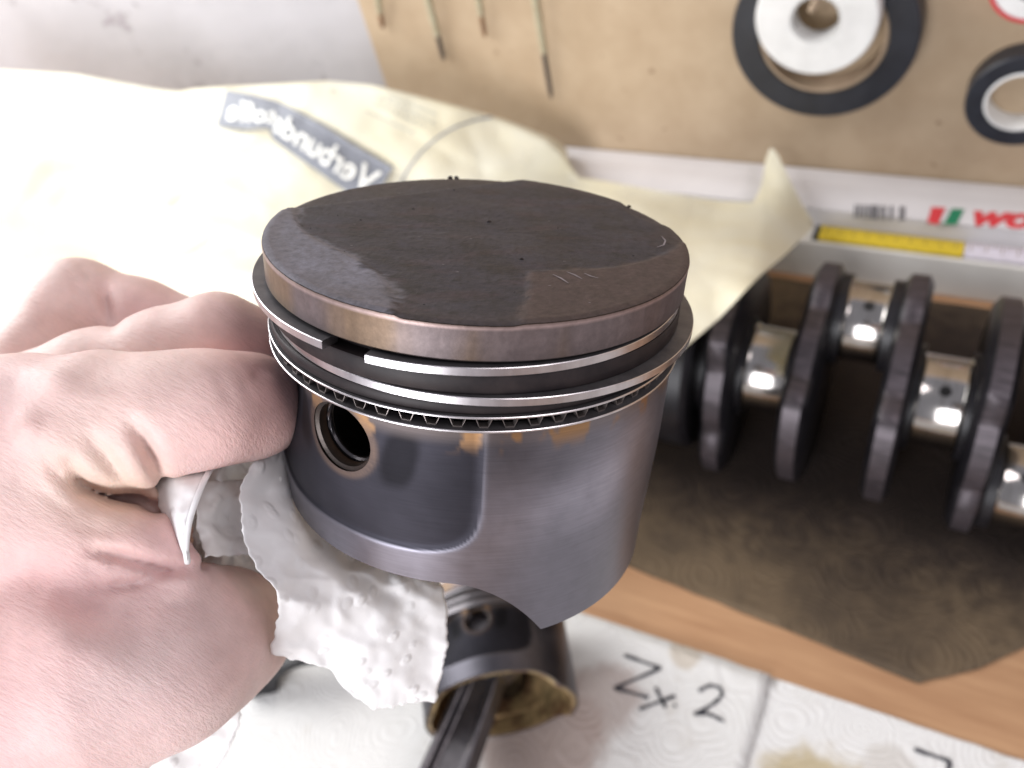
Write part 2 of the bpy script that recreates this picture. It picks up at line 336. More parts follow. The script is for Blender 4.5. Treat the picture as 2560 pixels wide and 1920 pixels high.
def build_piston(root, hero):
    rnd = random.Random(3)
    Rr = 0.0420
    # ---- crown: polar height field with valve pockets, then the top land
    nt_, nr = (300, 70) if hero else (96, 20)
    V = []; F = []; col = []; rg = []
    def crown_z(x, y):
        z = 0.0
        d1 = (x + 41) * 0.54 - (y - 8.5) * 0.84                            # back pocket: d1 < 0
        z -= 0.9 * float(smooth(0.6, -1.0, d1))
        u_ = max(0.0, (x - 11) / 29)
        d3 = max(y - (-18.6 + (x - 11) * 0.16 + 12.5 * u_ ** 3.2), 9.6 - x - 0.004 * (y + 20) ** 2)   # front right crescent stands proud
        z += 0.30 * float(smooth(0.5, -0.5, d3))
        s_ = (x + 25.7) * 0.513 - (y + 13.75) * 0.858                      # front left pad
        d4 = (x + 25.7) * 0.858 + (y + 13.75) * 0.513 - 2.4 * math.sin(s_ * 2 * math.pi / 50)
        z += 0.35 * float(smooth(0.6, -0.6, d4))
        d5 = math.hypot(x - 45, y - 24) - 13
        z -= 0.5 * float(smooth(0.6, -0.8, d5))
        return z, d1, d3, d4
    for i in range(nt_):
        t = 2 * math.pi * i / nt_
        for j in range(nr + 1):
            r = Rr * 1000 * (1 - 0.011) * (j / nr) ** 0.9 if j < nr else Rr * 1000 - 0.05
            x, y = r * math.cos(t), r * math.sin(t)
            z, d1, d3, d4 = crown_z(x, y)
            nz = fbm((x, y, 1.3), 0.11); n2 = fbm((x, y, 4.1), 0.9, 3); n3 = fbm((x * 0.25 + y * 0.1, y - x * 0.28, 7.0), 0.25)
            edge = float(smooth(36, 42, r))
            z -= 0.35 * float(smooth(41.2, 42, r))
            z += n2 * 0.05
            V.append((x / 1000, y / 1000, HT + z / 1000))
            c = np.array([0.021, 0.0195, 0.0275]) * (1 + 0.30 * nz)
            n4 = fbm((x * 0.35 - y * 0.30 + 3, x * 0.20 + y * 1.0, 2.0), 0.22, 6)
            c = c * (1 - 0.35 * float(smooth(0.1, 0.6, n4))) + np.array([0.007, 0.001, 0.0]) * float(smooth(0.1, 0.6, n3)) + np.array([0.006, 0.006, 0.007]) * float(smooth(0.1, 0.5, -n4))
            c = c * (1 - 0.5 * float(smooth(0.25, 0.6, n2)))
            br = float(smooth(0.9, -0.9, d3 + 2.2 * nz + 0.8 * n2)); c = c * (1 - br) + br * np.array([0.050, 0.034, 0.033]) * (1 + 0.15 * nz)
            pd = float(smooth(1.4, -1.0, d4 + 1.5 * n2 + 2.0 * nz)); c = c * (1 - pd) + pd * np.array([0.108, 0.110, 0.140]) * (1 + 0.35 * nz)
            c = c * (1 - 0.4 * edge) + 0.4 * edge * np.array([0.06, 0.042, 0.036])
            bk = float(smooth(0.5, -0.5, d1)); c = c * (1 - 0.35 * bk) + 0.35 * bk * np.array([0.045, 0.038, 0.034])
            col.append(c); rg.append(0.60 - 0.10 * pd + 0.05 * nz)
    F += [q[::-1] for q in grid_faces(nt_, nr + 1, True)]
    base = len(V)
    # rim chamfer and top land
    prof = [(0.04199, -0.00012), (0.04212, -0.0006), (0.04205, -0.0012), (0.0420, -0.0040), (0.0420, -0.0066), (0.0416, -0.0070), (0.0385, -0.0070)]
    for i in range(nt_):
        t = 2 * math.pi * i / nt_; c, s = math.cos(t), math.sin(t)
        zr = V[i * (nr + 1) + nr][2] - HT
        for k, (r, z) in enumerate(prof):
            zz = z + (zr * max(0, 1 - k / 3) if k < 3 else 0)
            V.append((r * c, r * s, HT + zz))
            nz = fbm((60 * c, 60 * s, z * 200), 0.05); n2 = fbm((60 * c, 60 * s, z * 200), 0.5)
            k1 = np.array([0.150, 0.100, 0.064]); k2 = np.array([0.130, 0.102, 0.102]); f_ = float(smooth(-0.35, 0.35, nz + 0.3 * math.cos(t + 0.5)))
            cc = (k1 * (1 - f_) + k2 * f_) * (1 + 0.10 * n2) * (1 + 0.12 * noise.noise(Vector((t * 90, 0, z * 150))))
            if k == 1: cc = np.array([0.30, 0.22, 0.205])
            if k == 0: cc = np.array([0.16, 0.11, 0.09])
            if k == 4: cc = cc * 0.75
            if k >= 5: cc = np.array([0.05, 0.04, 0.04])
            col.append(cc); rg.append(0.46 + 0.06 * n2)
    F += [q[::-1] for q in grid_faces(nt_, len(prof), True, base)]
    c_ = [i * (nr + 1) for i in range(nt_)]
    ctop = link_attr('crown', V, F, col, rg, [m_crown, m_belt], root)
    for p in ctop.data.polygons:
        if p.vertices[0] >= base and p.vertices[2] >= base: p.material_index = 1
    # ---- ring belt core
    prof = [(0.0385, 0.0070), (0.0385, 0.0094), (0.0416, 0.0094), (0.0418, 0.0098), (0.0418, 0.0127), (0.0416, 0.0131), (0.0385, 0.0131), (0.0385, 0.0149), (0.0416, 0.0149), (0.0418, 0.0153), (0.0418, 0.0166), (0.0416, 0.0170), (0.0375, 0.0170), (0.0375, 0.0204), (0.0412, 0.0204)]
    v, f = lathe([(r, HT - h) for r, h in prof], 160)
    mesh_obj('ring_belt', v, [q[::-1] for q in f], m_groove, root, True, 30)
    # ---- rings
    def ring(name, ro, ri, h0, h1, g0, g1, cx, cy, mats, n=200):
        b = 0.00012
        pr = [(ri, HT - h0), (ri, HT - h1), (ro - b, HT - h1), (ro, HT - h1 + b), (ro, HT - h0 - b), (ro - b, HT - h0)]
        v, f = lathe(pr, n, math.radians(g1), math.radians(g0 + 360), True, (cx, cy))
        me_o = mesh_obj(name, v, f, mats, root, True, 30)
        for k, p in enumerate(me_o.data.polygons):
            if p.center and k % 6 in (0, 1, 5) and k < 6 * n: p.material_index = 1
        return me_o
    if hero:
        ring('compression_ring', 0.0431, 0.0393, 0.00762, 0.00922, -122.6, -111.0, -0.0016, 0.0004, [m_ring, m_ringtop])
        ring('compression_ring', 0.0429, 0.0391, 0.01322, 0.01482, 61.0, 70.0, 0.0021, 0.0003, [m_ring, m_ringtop])
        ring('oil_ring_rail', 0.0425, 0.0395, 0.01712, 0.01757, 20.0, 22.0, 0.0002, 0.0, [m_ring, m_ringtop])
        ring('oil_ring_rail', 0.0425, 0.0395, 0.01985, 0.02032, 140.0, 142.0, 0.0002, 0.0, [m_ring, m_ringtop])
        # corrugated expander between the rails
        nw = 58; n = nw * 12; v = []
        for i in range(n):
            t = 2 * math.pi * i / n; u = (i % 12) / 12.0
            w = 1 if u < 0.34 else (1 - (u - 0.34) / 0.16 if u < 0.5 else (0 if u < 0.84 else (u - 0.84) / 0.16))
            h = 0.01775 + 0.00195 * w; r1, r0 = 0.0414, 0.0400
            for r, dh in ((r0, 0), (r1, 0), (r1, 0.00032), (r0, 0.00032)):
                v.append((r * math.cos(t), r * math.sin(t), HT - h - dh + 0.0001))
        f = []
        for i in range(n):
            a = i * 4; b = ((i + 1) % n) * 4
            for k in range(4): f.append((a + k, b + k, b + (k + 1) % 4, a + (k + 1) % 4))
        mesh_obj('oil_ring_expander', v, f, m_exp, root, True, 30)
    else:
        ring('compression_ring', 0.0421, 0.0393, 0.0076, 0.0092, -20, -19, 0, 0, [m_rod, m_ringtop], 96)
        ring('compression_ring', 0.0421, 0.0393, 0.0132, 0.0148, 61.0, 62.0, 0, 0, [m_rod, m_ringtop], 96)
        ring('oil_ring', 0.0420, 0.0393, 0.0172, 0.0202, 140.0, 141, 0, 0, [m_rod, m_ringtop], 96)
    # ---- skirt, outer and inner skin with the two pin bores cut through
    nth, nh = (420, 84) if hero else (180, 42)
    h_top = 0.02055; rb = 0.0070; hb_c = 0.0278
    V = []; col = []; rg = []
    UV = np.zeros((nth, nh, 2))
    for i in range(nth):
        t = 2 * math.pi * i / nth; hb = bottom_h(t) if hero else 0.0575 + 0.35 * (bottom_h(t) - 0.0555)
        for j in range(nh):
            h = h_top + (hb - h_top) * j / (nh - 1)
            UV[i, j] = (t, h)
    # snap the grid next to each bore onto its circle
    inside = np.zeros((nth, nh), bool)
    for tp in (TH_P, TH_P + math.pi):
        du = np.array([[wrap(UV[i, j, 0] - tp) for j in range(nh)] for i in range(nth)]) * 0.0408
        dv = UV[:, :, 1] - hb_c; dist = np.hypot(du, dv)
        ins = dist < rb; inside |= ins
        near = np.zeros_like(ins)
        for di, dj in ((1, 0), (-1, 0), (0, 1), (0, -1), (1, 1), (1, -1), (-1, 1), (-1, -1)):
            near |= np.roll(np.roll(ins, di, 0), dj, 1)
        near &= ~ins
        k = np.where(near & (dist > 1e-6), rb / np.maximum(dist, 1e-6), 1)
        m_ = near & (np.abs(du) < 0.02)
        UV[:, :, 0] = np.where(m_, tp + du * k / 0.0408, UV[:, :, 0]); UV[:, :, 1] = np.where(m_, hb_c + dv * k, UV[:, :, 1])
    wall_t = 0.0036
    skins = []
    for skin in (0, 1):
        for i in range(nth):
            for j in range(nh):
                t, h = UV[i, j]
                pdp = panel_depth(t, h)
                soft = panel_depth(t, h, 0.92, 1.0); ta = math.degrees(wrap(t - TH_P)); ta = ta - 180 * round(ta / 180)
                r = 0.0420 - 0.00015 - 0.0011 * float(smooth(0.036, 0.069, h)) - 0.0005 * soft
                r -= 0.0042 * float(smooth(-6, -34, ta) * smooth(-62, -40, ta) * smooth(0.046, 0.024, h))      # boss side falls in under the ring belt
                if skin == 1:
                    r = r - wall_t - 0.0015 * float(smooth(0.045, 0.021, h))
                V.append((r * math.cos(t), r * math.sin(t), HT - h))
                a = math.degrees(abs(wrap(t - TH_P))); a = min(a, 180 - a)
                nz = fbm((55 * math.cos(t), 55 * math.sin(t), h * 1300), 0.06); n2 = fbm((55 * math.cos(t), 55 * math.sin(t), h * 1300), 0.35)
                if skin == 0:
                    c = np.array([0.178, 0.172, 0.200]) * (1 + 0.14 * nz)
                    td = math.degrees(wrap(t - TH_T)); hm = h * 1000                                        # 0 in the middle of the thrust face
                    pale_sheen = math.exp(-((td + 22 - 0.9 * (38 - hm)) / 26) ** 2 - ((hm - 36 + 0.22 * (td + 20)) / 8.5) ** 2) * (0.8 + 0.4 * nz)
                    c = c * (1 + 0.75 * pale_sheen)                                                              # pale diagonal sheen painted into the thrust face colour
                    dark_refl = float(smooth(-30, -50, td - 0.8 * (hm - 22)) * smooth(34, 24, hm)); c = c * (1 - 0.45 * dark_refl); q = 0.40 + 0.05 * nz  # dark reflection below the rings, painted into the colour
                    c = c * (1 - 0.05 * float(smooth(-0.1, 0.5, n2)))
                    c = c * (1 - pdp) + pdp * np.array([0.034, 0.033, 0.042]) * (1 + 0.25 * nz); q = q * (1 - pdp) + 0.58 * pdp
                    # side windows of the boss panel: recess shade darkened into the colour
                    tt = math.degrees(wrap(t - TH_P))
                    for s_ in (1, -1):
                        x0 = (s_ * tt - 17.5) / 4.8; y0 = (h - 0.0285) / 0.0062
                        w = float(1 - smooth(0.7, 1.25, (abs(x0 + 0.35 * y0) ** 3 + abs(y0) ** 3) ** (1 / 3)))
                        c = c * (1 - 0.62 * w)
                    # rusty brown varnish just under the oil ring
                    up = float(smooth(0.0245, 0.0208, h)); c = c * (1 - 0.5 * up) + 0.5 * up * np.array([0.20, 0.165, 0.15])
                    v_ = float(smooth(0.12, 0.34, fbm((55 * math.cos(t), 55 * math.sin(t), 3 + h * 600), 0.16)) * smooth(0.0262, 0.0212, h))
                    c = c * (1 - v_) + v_ * np.array([0.34, 0.20, 0.10])
                    ring_d = abs(math.hypot(wrap(t - TH_P) * 0.0408, h - hb_c) - rb - 0.0005)
                    w = float(smooth(0.0016, 0.0, ring_d)) * 0.5 if a < 40 else 0; c = c * (1 - w) + w * np.array([0.22, 0.15, 0.11])
                else:
                    g = float(smooth(-0.4, 0.4, nz)); c = np.array([0.60, 0.44, 0.22]) * (1 - g) + np.array([0.26, 0.15, 0.08]) * g; q = 0.38
                if not hero and skin == 0: c = c * 0.45
                col.append(c); rg.append(q)
    F = []; FI = []
    n0 = nth * nh
    for i in range(nth):
        i2 = (i + 1) % nth
        for j in range(nh - 1):
            if inside[i, j] or inside[i2, j] or inside[i, j + 1] or inside[i2, j + 1]: continue
            a, b, c, d = i * nh + j, i2 * nh + j, i2 * nh + j + 1, i * nh + j + 1
            F.append((a, d, c, b)); FI.append((n0 + a, n0 + b, n0 + c, n0 + d))
        a, b = i * nh + nh - 1, i2 * nh + nh - 1; F.append((a, n0 + a, n0 + b, b))
        a, b = i * nh, i2 * nh; F.append((b, n0 + b, n0 + a, a))
    nf = len(F)
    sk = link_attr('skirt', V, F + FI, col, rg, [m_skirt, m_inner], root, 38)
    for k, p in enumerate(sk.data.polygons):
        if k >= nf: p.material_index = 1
    bm = bmesh.new(); bm.from_mesh(sk.data)
    bmesh.ops.delete(bm, geom=[v for v in bm.verts if not v.link_faces], context='VERTS'); bm.to_mesh(sk.data); bm.free()
    # ---- bores, circlips, bosses
    for tp in (TH_P, TH_P + math.pi):
        ax = Vector((math.cos(tp), math.sin(tp), 0)); tn = Vector((-math.sin(tp), math.cos(tp), 0)); zc = HT - hb_c
        def P3(r, a, u): return ax * r + tn * (u * math.cos(a)) + Vector((0, 0, zc + u * math.sin(a)))
        pr = [(0.0409, rb + 0.0001), (0.0405, rb - 0.0006), (0.0388, rb - 0.0007), (0.0387, rb + 0.0004), (0.0374, rb + 0.0004), (0.0373, rb - 0.0010), (0.016, rb - 0.0010), (0.016, rb + 0.0050), (0.0355, rb + 0.0050)]
        n = 72; v = []; f = []
        for i in range(n):
            for k, (r, u) in enumerate(pr):
                a = 2 * math.pi * i / n
                rr = r
                if k < 6: rr = r + (math.sqrt(max(0, 0.0409 ** 2 - (rb * math.cos(a)) ** 2)) - 0.0409)
                v.append(P3(rr, a, u))
        for i in range(n):
            for k in range(len(pr) - 1):
                a = i * len(pr); b = ((i + 1) % n) * len(pr); f.append((a + k, a + k + 1, b + k + 1, b + k))
        cols = [np.array([0.055, 0.045, 0.04]) if k < 2 else (np.array([0.12, 0.075, 0.05]) if k < 5 else np.array([0.012, 0.010, 0.009])) for i in range(n) for k in range(len(pr))]  # deep bore blackened in colour to stand for its shade
        boss = link_attr('pin_boss', v, f, cols, [0.42] * len(v), m_inner, root, 25)
        pts = [P3(0.0372, math.radians(-235 + 290 * k / 40), rb - 0.0002) for k in range(41)]
        v, f = tube(pts, 0.0007, 8); mesh_obj('circlip', v, f, m_rod, boss)
    # gudgeon pin, hollow, deep inside the bores
    ax = Vector((math.cos(TH_P), math.sin(TH_P), 0)); tn = Vector((-math.sin(TH_P), math.cos(TH_P), 0)); zc = HT - hb_c
    # underside of the crown
    v, f = lathe([(0.0005, HT - 0.0085), (0.030, HT - 0.0090), (0.0352, HT - 0.0125), (0.0362, HT - 0.0215)], 72)
    link_attr('crown_underside', v, f, [np.array([0.15, 0.10, 0.06])] * len(v), [0.5] * len(v), m_inner, root)
    if hero:
        # loose grains of carbon and bright nicks on the crown
        bm = bmesh.new()
        for k in range(26):
            r = 38.0 * math.sqrt(rnd.random()); t = rnd.random() * 6.283; x, y = r * math.cos(t), r * math.sin(t)
            s = rnd.uniform(0.08, 0.20) * (1.6 if rnd.random() < 0.06 else 1)
            place_grain(bm, (x, y, HT * 1000 + crown_z(x, y)[0]), s, rnd)
        for x, y, s in ((-8.3, 41.4, 0.7), (-6.9, 41.6, 0.6), (33.5, 25.0, 0.45), (8.5, -13.0, 0.45), (1.8, 7.5, 0.5)):
            place_grain(bm, (x, y, HT * 1000 + crown_z(x, y)[0]), s, rnd)
        me = bpy.data.meshes.new('carbon_grains'); bm.to_mesh(me); bm.free()
        tag(link('carbon_grains', me, m_groove, root, False), kind='stuff')
        bm = bmesh.new()
        def nick(pts, w):
            vs = []
            for k, (x, y) in enumerate(pts):
                x1, y1 = pts[min(k + 1, len(pts) - 1)]; x0, y0 = pts[max(k - 1, 0)]
                d = Vector((x1 - x0, y1 - y0)).normalized(); nn = Vector((-d.y, d.x)) * w * (0.35 if k in (0, len(pts) - 1) else 1)
                z = HT * 1000 + max(crown_z(x + sx, y + sy)[0] for sx in (-.4, 0, .4) for sy in (-.4, 0, .4)) + 0.09
                vs.append((bm.verts.new(((x + nn.x) / 1000, (y + nn.y) / 1000, z / 1000)), bm.verts.new(((x - nn.x) / 1000, (y - nn.y) / 1000, z / 1000))))
            for a, b in zip(vs, vs[1:]): bm.faces.new((a[0], a[1], b[1], b[0]))
        nick([(14.0, -20.6), (15.4, -22.2), (16.6, -24.3)], 0.22); nick([(16.6, -19.0), (18.0, -20.3), (19.2, -22.0)], 0.22); nick([(19.8, -19.2), (20.8, -20.4), (22.2, -21.2)], 0.18)
        nick([(37.6, 4.2), (38.0, 1.5), (37.2, -1.2), (35.6, -2.6)], 0.17)
        for k in range(16):
            r = 38 * math.sqrt(rnd.random()); t = rnd.random() * 6.283; x, y = r * math.cos(t), r * math.sin(t)
            nick([(x, y), (x + 0.3, y + 0.1), (x + 0.5, y + 0.2)], 0.09)
        me = bpy.data.meshes.new('bright_nick'); bm.to_mesh(me); bm.free()
        tag(link('bright_nick', me, m_nick, root, False), kind='stuff')
def place_grain(bm, p, s, rnd):
    r = bmesh.ops.create_icosphere(bm, subdivisions=1, radius=s / 1000)
    for v in r['verts']:
        v.co = Vector((v.co.x * rnd.uniform(.7, 1.4), v.co.y * rnd.uniform(.7, 1.4), v.co.z * rnd.uniform(.5, 1.0))) + Vector(p) / 1000
def link_attr(name, V, F, col, rg, mats, parent, auto=35):
    o = mesh_obj(name, V, F, mats, parent, True, auto)
    if len(o.data.vertices) == len(col): set_attrs(o.data, np.array(col), rg)
    return o

# ---- the piston held up to the camera
pc = np.array([-6.665, -30.288, 168.863]) / 1000; th, ph = -0.057, 0.517
pa = np.array([math.sin(th), math.cos(th) * math.cos(ph), math.cos(th) * math.sin(ph)])
ez = -pa; ex = np.array([1.0, 0, 0]); ex -= ez * (ex @ ez); ex /= np.linalg.norm(ex); ey = np.cross(ez, ex)
EX, EY, EZ = M @ ex, M @ ey, M @ ez
rot = Matrix([[EX[i], EY[i], EZ[i]] for i in range(3)])
base = CAM + M @ pc - EZ * HT
piston = thing('piston', 'large worn engine piston with carbon-black crown and sprung rings held up by the hand', 'piston', base, rot)
build_piston(piston, True)

exec_hand = True
# ================================================================== HAND (implicit surface, polygonised once)
def surface_nets(f, org, h):
    """naive surface nets for f < 0 inside"""
    s = f < 0; nx, ny, nz = f.shape
    acc = np.zeros((nx - 1, ny - 1, nz - 1, 3)); cnt = np.zeros((nx - 1, ny - 1, nz - 1))
    corners = [(i, j, k) for i in (0, 1) for j in (0, 1) for k in (0, 1)]
    sub = lambda a, c: a[c[0]:nx - 1 + c[0], c[1]:ny - 1 + c[1], c[2]:nz - 1 + c[2]]
    for a in corners:
        for ax in range(3):
            if a[ax]: continue
            b = list(a); b[ax] = 1
            fa, fb = sub(f, a), sub(f, b); cr = (fa < 0) != (fb < 0)
            t = np.where(cr, fa / np.where(cr, fa - fb, 1), 0)
            for d in range(3): acc[..., d] += np.where(cr, a[d] + (t if d == ax else 0), 0)
            cnt += cr
    act = cnt > 0; idx = -np.ones(act.shape, int); idx[act] = np.arange(act.sum())
    ijk = np.argwhere(act); V = org + h * (ijk + acc[act] / cnt[act][:, None])
    F = []
    for ax in range(3):
        u, v = (ax + 1) % 3, (ax + 2) % 3
        sl = [slice(1, -1)] * 3; sl[ax] = slice(0, -1); sh = [slice(1, -1)] * 3; sh[ax] = slice(1, None)
        A, B = s[tuple(sl)], s[tuple(sh)]
        for P, flip in ((A & ~B, False), (~A & B, True)):
            e = np.argwhere(P)
            if not len(e): continue
            e = e + 1; e[:, ax] -= 1
            q = []
            for du, dv in ((0, 0), (1, 0), (1, 1), (0, 1)):
                g = e.copy(); g[:, u] -= du; g[:, v] -= dv; q.append(idx[g[:, 0], g[:, 1], g[:, 2]])
            q = np.array(q).T; q = q[(q >= 0).all(1)]
            F.append(q[:, ::-1] if flip else q)
    F = np.concatenate(F)
    # drop the outer half-cells' orphans
    return V, F
def smin(a, b, k):
    h = np.clip(0.5 + 0.5 * (b - a) / k, 0, 1); return b + (a - b) * h - k * h * (1 - h)
def cpt(xd, yd, z):                # display pixel + depth (mm) -> camera space mm
    return np.array([(xd * K - 1280) / FOC * z, (yd * K - 960) / FOC * z, z])
def chain(G, pts, k=4.0):
    out = None
    P = [(cpt(x, y, z), r) for x, y, z, r in pts]
    for (a, ra), (b, rb_) in zip(P, P[1:]):
        ab = b - a; t = np.clip(((G - a) @ ab) / (ab @ ab), 0, 1)
        d = np.linalg.norm(G - a - t[..., None] * ab, axis=-1) - (ra + (rb_ - ra) * t)
        out = d if out is None else smin(out, d, k)
    return out
def build_hand():
    h = 0.85
    lo = np.array([-150.0, -45, 115]); hi = np.array([-22.0, 95, 250])
    n = ((hi - lo) / h).astype(int)
    g = np.stack(np.meshgrid(*[lo[i] + h * np.arange(n[i]) for i in range(3)], indexing='ij'), -1).astype(np.float32)
    index = chain(g, [(-160, 985, 178, 22), (60, 945, 169, 16), (220, 905, 164, 12.4), (360, 893, 162, 10.9), (455, 882, 163, 10.3), (540, 878, 172, 9.9), (600, 888, 185, 8.5)], 5)
    middle = chain(g, [(-80, 930, 195, 13), (200, 818, 188, 10.4), (360, 765, 186, 9.7), (470, 733, 185, 9.6), (560, 768, 187, 9.0), (660, 860, 192, 8.5)], 4)
    ringf = chain(g, [(0, 940, 207, 12), (90, 770, 207, 10.2), (170, 652, 207, 10.0), (300, 690, 207, 9.4), (520, 760, 207, 8.8)], 4)
    little = chain(g, [(0, 1000, 224, 11), (90, 880, 224, 9), (170, 830, 224, 8.6), (330, 870, 224, 8)], 4)
    back = chain(g, [(-330, 900, 215, 30), (-300, 1200, 205, 36), (-260, 1500, 205, 40)], 12)
    palm = chain(g, [(-100, 1050, 200, 24), (120, 1130, 198, 20), (330, 1130, 200, 13)], 8)
    thumb = chain(g, [(-300, 1950, 200, 40), (-80, 1650, 190, 36), (90, 1490, 174, 25), (250, 1420, 168, 20.5), (370, 1408, 169, 15.6), (445, 1385, 184, 14.0), (500, 1358, 196, 12.4), (550, 1310, 208, 9)], 8)
    web = chain(g, [(-120, 1060, 178, 22), (60, 1100, 168, 13), (200, 1140, 163, 8.5), (310, 1180, 161, 6.0), (395, 1225, 161, 3.2)], 6)
    fold1 = chain(g, [(60, 940, 164, 9), (200, 968, 159.5, 6.2), (290, 992, 158.5, 4.2), (340, 1000, 160, 2.6)], 4)
    fold2 = chain(g, [(20, 1000, 166, 10), (150, 1030, 162, 5.6), (240, 1062, 163, 4.0), (300, 1082, 166, 3.5)], 4)
    filler = chain(g, [(-60, 1000, 182, 20), (150, 1050, 178, 11), (300, 1075, 176, 7)], 6)
    d = smin(back, palm, 14)
    d = smin(d, little, 5); d = smin(d, ringf, 2.5); d = smin(d, middle, 1.5)
    d = smin(d, filler, 5)
    d = smin(d, index, 1.6)
    d = smin(d, thumb, 10)
    d = smin(d, web, 8)
    d = smin(d, fold2, 3.0); d = smin(d, fold1, 4.0)
    # creases pressed into the skin, along the lines where it folds
    Xd = (g[..., 0] / g[..., 2] * FOC + 1280) / K; Yd = (g[..., 1] / g[..., 2] * FOC + 960) / K
    def crease(pts, depth, w, zmax=200.0):
        nonlocal d
        best = np.full(Xd.shape, 1e9, np.float32); amp = np.ones(Xd.shape, np.float32); N_ = len(pts) - 1
        for k, ((x0, y0), (x1, y1)) in enumerate(zip(pts, pts[1:])):
            ux, uy = x1 - x0, y1 - y0; t = np.clip(((Xd - x0) * ux + (Yd - y0) * uy) / (ux * ux + uy * uy), 0, 1)
            q_ = (Xd - x0 - t * ux) ** 2 + (Yd - y0 - t * uy) ** 2; m_ = q_ < best
            amp = np.where(m_, np.sin(np.pi * np.clip(0.12 + 0.76 * (k + t) / N_, 0, 1)), amp); best = np.where(m_, q_, best)
        d = d + np.where(g[..., 2] < zmax, 1.25 * depth * amp * np.exp(-best / (w * w)), 0)
    crease([(150, 1003), (182, 1051), (231, 1071), (301, 1080), (335, 1102)], 4.0, 17)
    crease([(285, 915), (318, 965), (352, 1030)], 2.6, 17)
    crease([(195, 950), (240, 1000), (280, 1050)], 1.5, 17)
    crease([(95, 985), (130, 1030), (190, 1090)], 1.0, 14)
    crease([(200, 1190), (266, 1203), (350, 1226), (430, 1229)], 2.4, 14)
    crease([(210, 1270), (290, 1262), (393, 1229)], 1.3, 14)
    crease([(170, 1225), (260, 1235), (350, 1230)], 0.5, 12)
    crease([(222, 625), (232, 660), (244, 700)], 2.2, 14, 230)
    crease([(540, 815), (570, 812)], 1.2, 12, 230)
    for (x0, y0, x1, y1, dd) in ((455, 655, 500, 690, .5), (438, 662, 478, 705, .4), (150, 585, 185, 640, .45), (175, 572, 205, 630, .4), (500, 1330, 560, 1345, .5), (490, 1365, 545, 1378, .45), (470, 1400, 520, 1420, .4),
                                  (300, 1285, 400, 1262, .4), (330, 1310, 420, 1290, .35), (150, 1130, 260, 1150, .5), (90, 1060, 170, 1120, .5), (470, 800, 500, 870, .4), (520, 800, 545, 870, .4), (40, 800, 160, 812, -.8), (60, 845, 240, 850, -.6)):
        crease([(x0, y0), ((x0 + x1) / 2, (y0 + y1) / 2 + 3), (x1, y1)], dd, 9 if dd > 0 else 22, 230)
    crease([(60, 1330), (200, 1400), (300, 1480)], -1.2, 70)
    crease([(110, 1280), (180, 1310), (250, 1340)], 1.6, 55)
    crease([(20, 905), (90, 935)], -1.5, 40)
    V, F = surface_nets(d, lo, h)
    return V, F
def skin_material():
    m, nt, b = new_mat('skin')
    tc = node(nt, 'ShaderNodeTexCoord'); src = tc.outputs['Object']
    a = node(nt, 'ShaderNodeAttribute', attribute_name='Col')
    n = node(nt, 'ShaderNodeTexNoise', i_Scale=220.0, i_Detail=5, i_Roughness=0.6); nt.links.new(src, n.inputs['Vector'])
    mr = node(nt, 'ShaderNodeMapRange'); mr.inputs[1].default_value = 0.3; mr.inputs[2].default_value = 0.7; mr.inputs[3].default_value = 0.93; mr.inputs[4].default_value = 1.06; nt.links.new(n.outputs[0], mr.inputs[0])
    mx = node(nt, 'ShaderNodeVectorMath', operation='SCALE'); nt.links.new(a.outputs['Color'], mx.inputs[0]); nt.links.new(mr.outputs[0], mx.inputs['Scale'])
    nt.links.new(mx.outputs[0], b.inputs['Base Color'])
    b.inputs['Roughness'].default_value = 0.5; b.inputs['Specular IOR Level'].default_value = 0.35
    b.inputs['Subsurface Weight'].default_value = 0.15; b.inputs['Subsurface Radius'].default_value = (1.0, 0.35, 0.2); b.inputs['Subsurface Scale'].default_value = 0.004
    mp = node(nt, 'ShaderNodeMapping'); mp.inputs['Rotation'].default_value = (0.3, 0.5, 0.6); mp.inputs['Scale'].default_value = (1, 4.5, 1.6); nt.links.new(src, mp.inputs[0])
    w = node(nt, 'ShaderNodeTexNoise', i_Scale=420.0, i_Detail=5, i_Roughness=0.6); nt.links.new(mp.outputs[0], w.inputs['Vector'])
    bp = node(nt, 'ShaderNodeBump'); bp.inputs['Distance'].default_value = 0.00026; bp.inputs['Strength'].default_value = 0.8
    nt.links.new(w.outputs[0], bp.inputs['Height'])
    mp2 = node(nt, 'ShaderNodeMapping'); mp2.inputs['Rotation'].default_value = (0.2, 0.9, 0.9); mp2.inputs['Scale'].default_value = (1, 7.0, 1.2); nt.links.new(src, mp2.inputs[0])
    w2 = node(nt, 'ShaderNodeTexNoise', i_Scale=110.0, i_Detail=4, i_Roughness=0.6); nt.links.new(mp2.outputs[0], w2.inputs['Vector'])
    bp2 = node(nt, 'ShaderNodeBump'); bp2.inputs['Distance'].default_value = 0.00020; bp2.inputs['Strength'].default_value = 0.7
    nt.links.new(w2.outputs[0], bp2.inputs['Height']); nt.links.new(bp.outputs[0], bp2.inputs['Normal']); nt.links.new(bp2.outputs[0], b.inputs['Normal'])
    return m
hv, hf = build_hand()
hw = (CAM + (hv / 1000) @ M.T)
hand = mesh_obj('hand', hw, hf, skin_material(), None, True, 0)
bm = bmesh.new(); bm.from_mesh(hand.data)
bmesh.ops.recalc_face_normals(bm, faces=bm.faces[:])
for _ in range(3): bmesh.ops.smooth_vert(bm, verts=bm.verts[:], factor=0.5, use_axis_x=True, use_axis_y=True, use_axis_z=True)
bm.to_mesh(hand.data); bm.free()
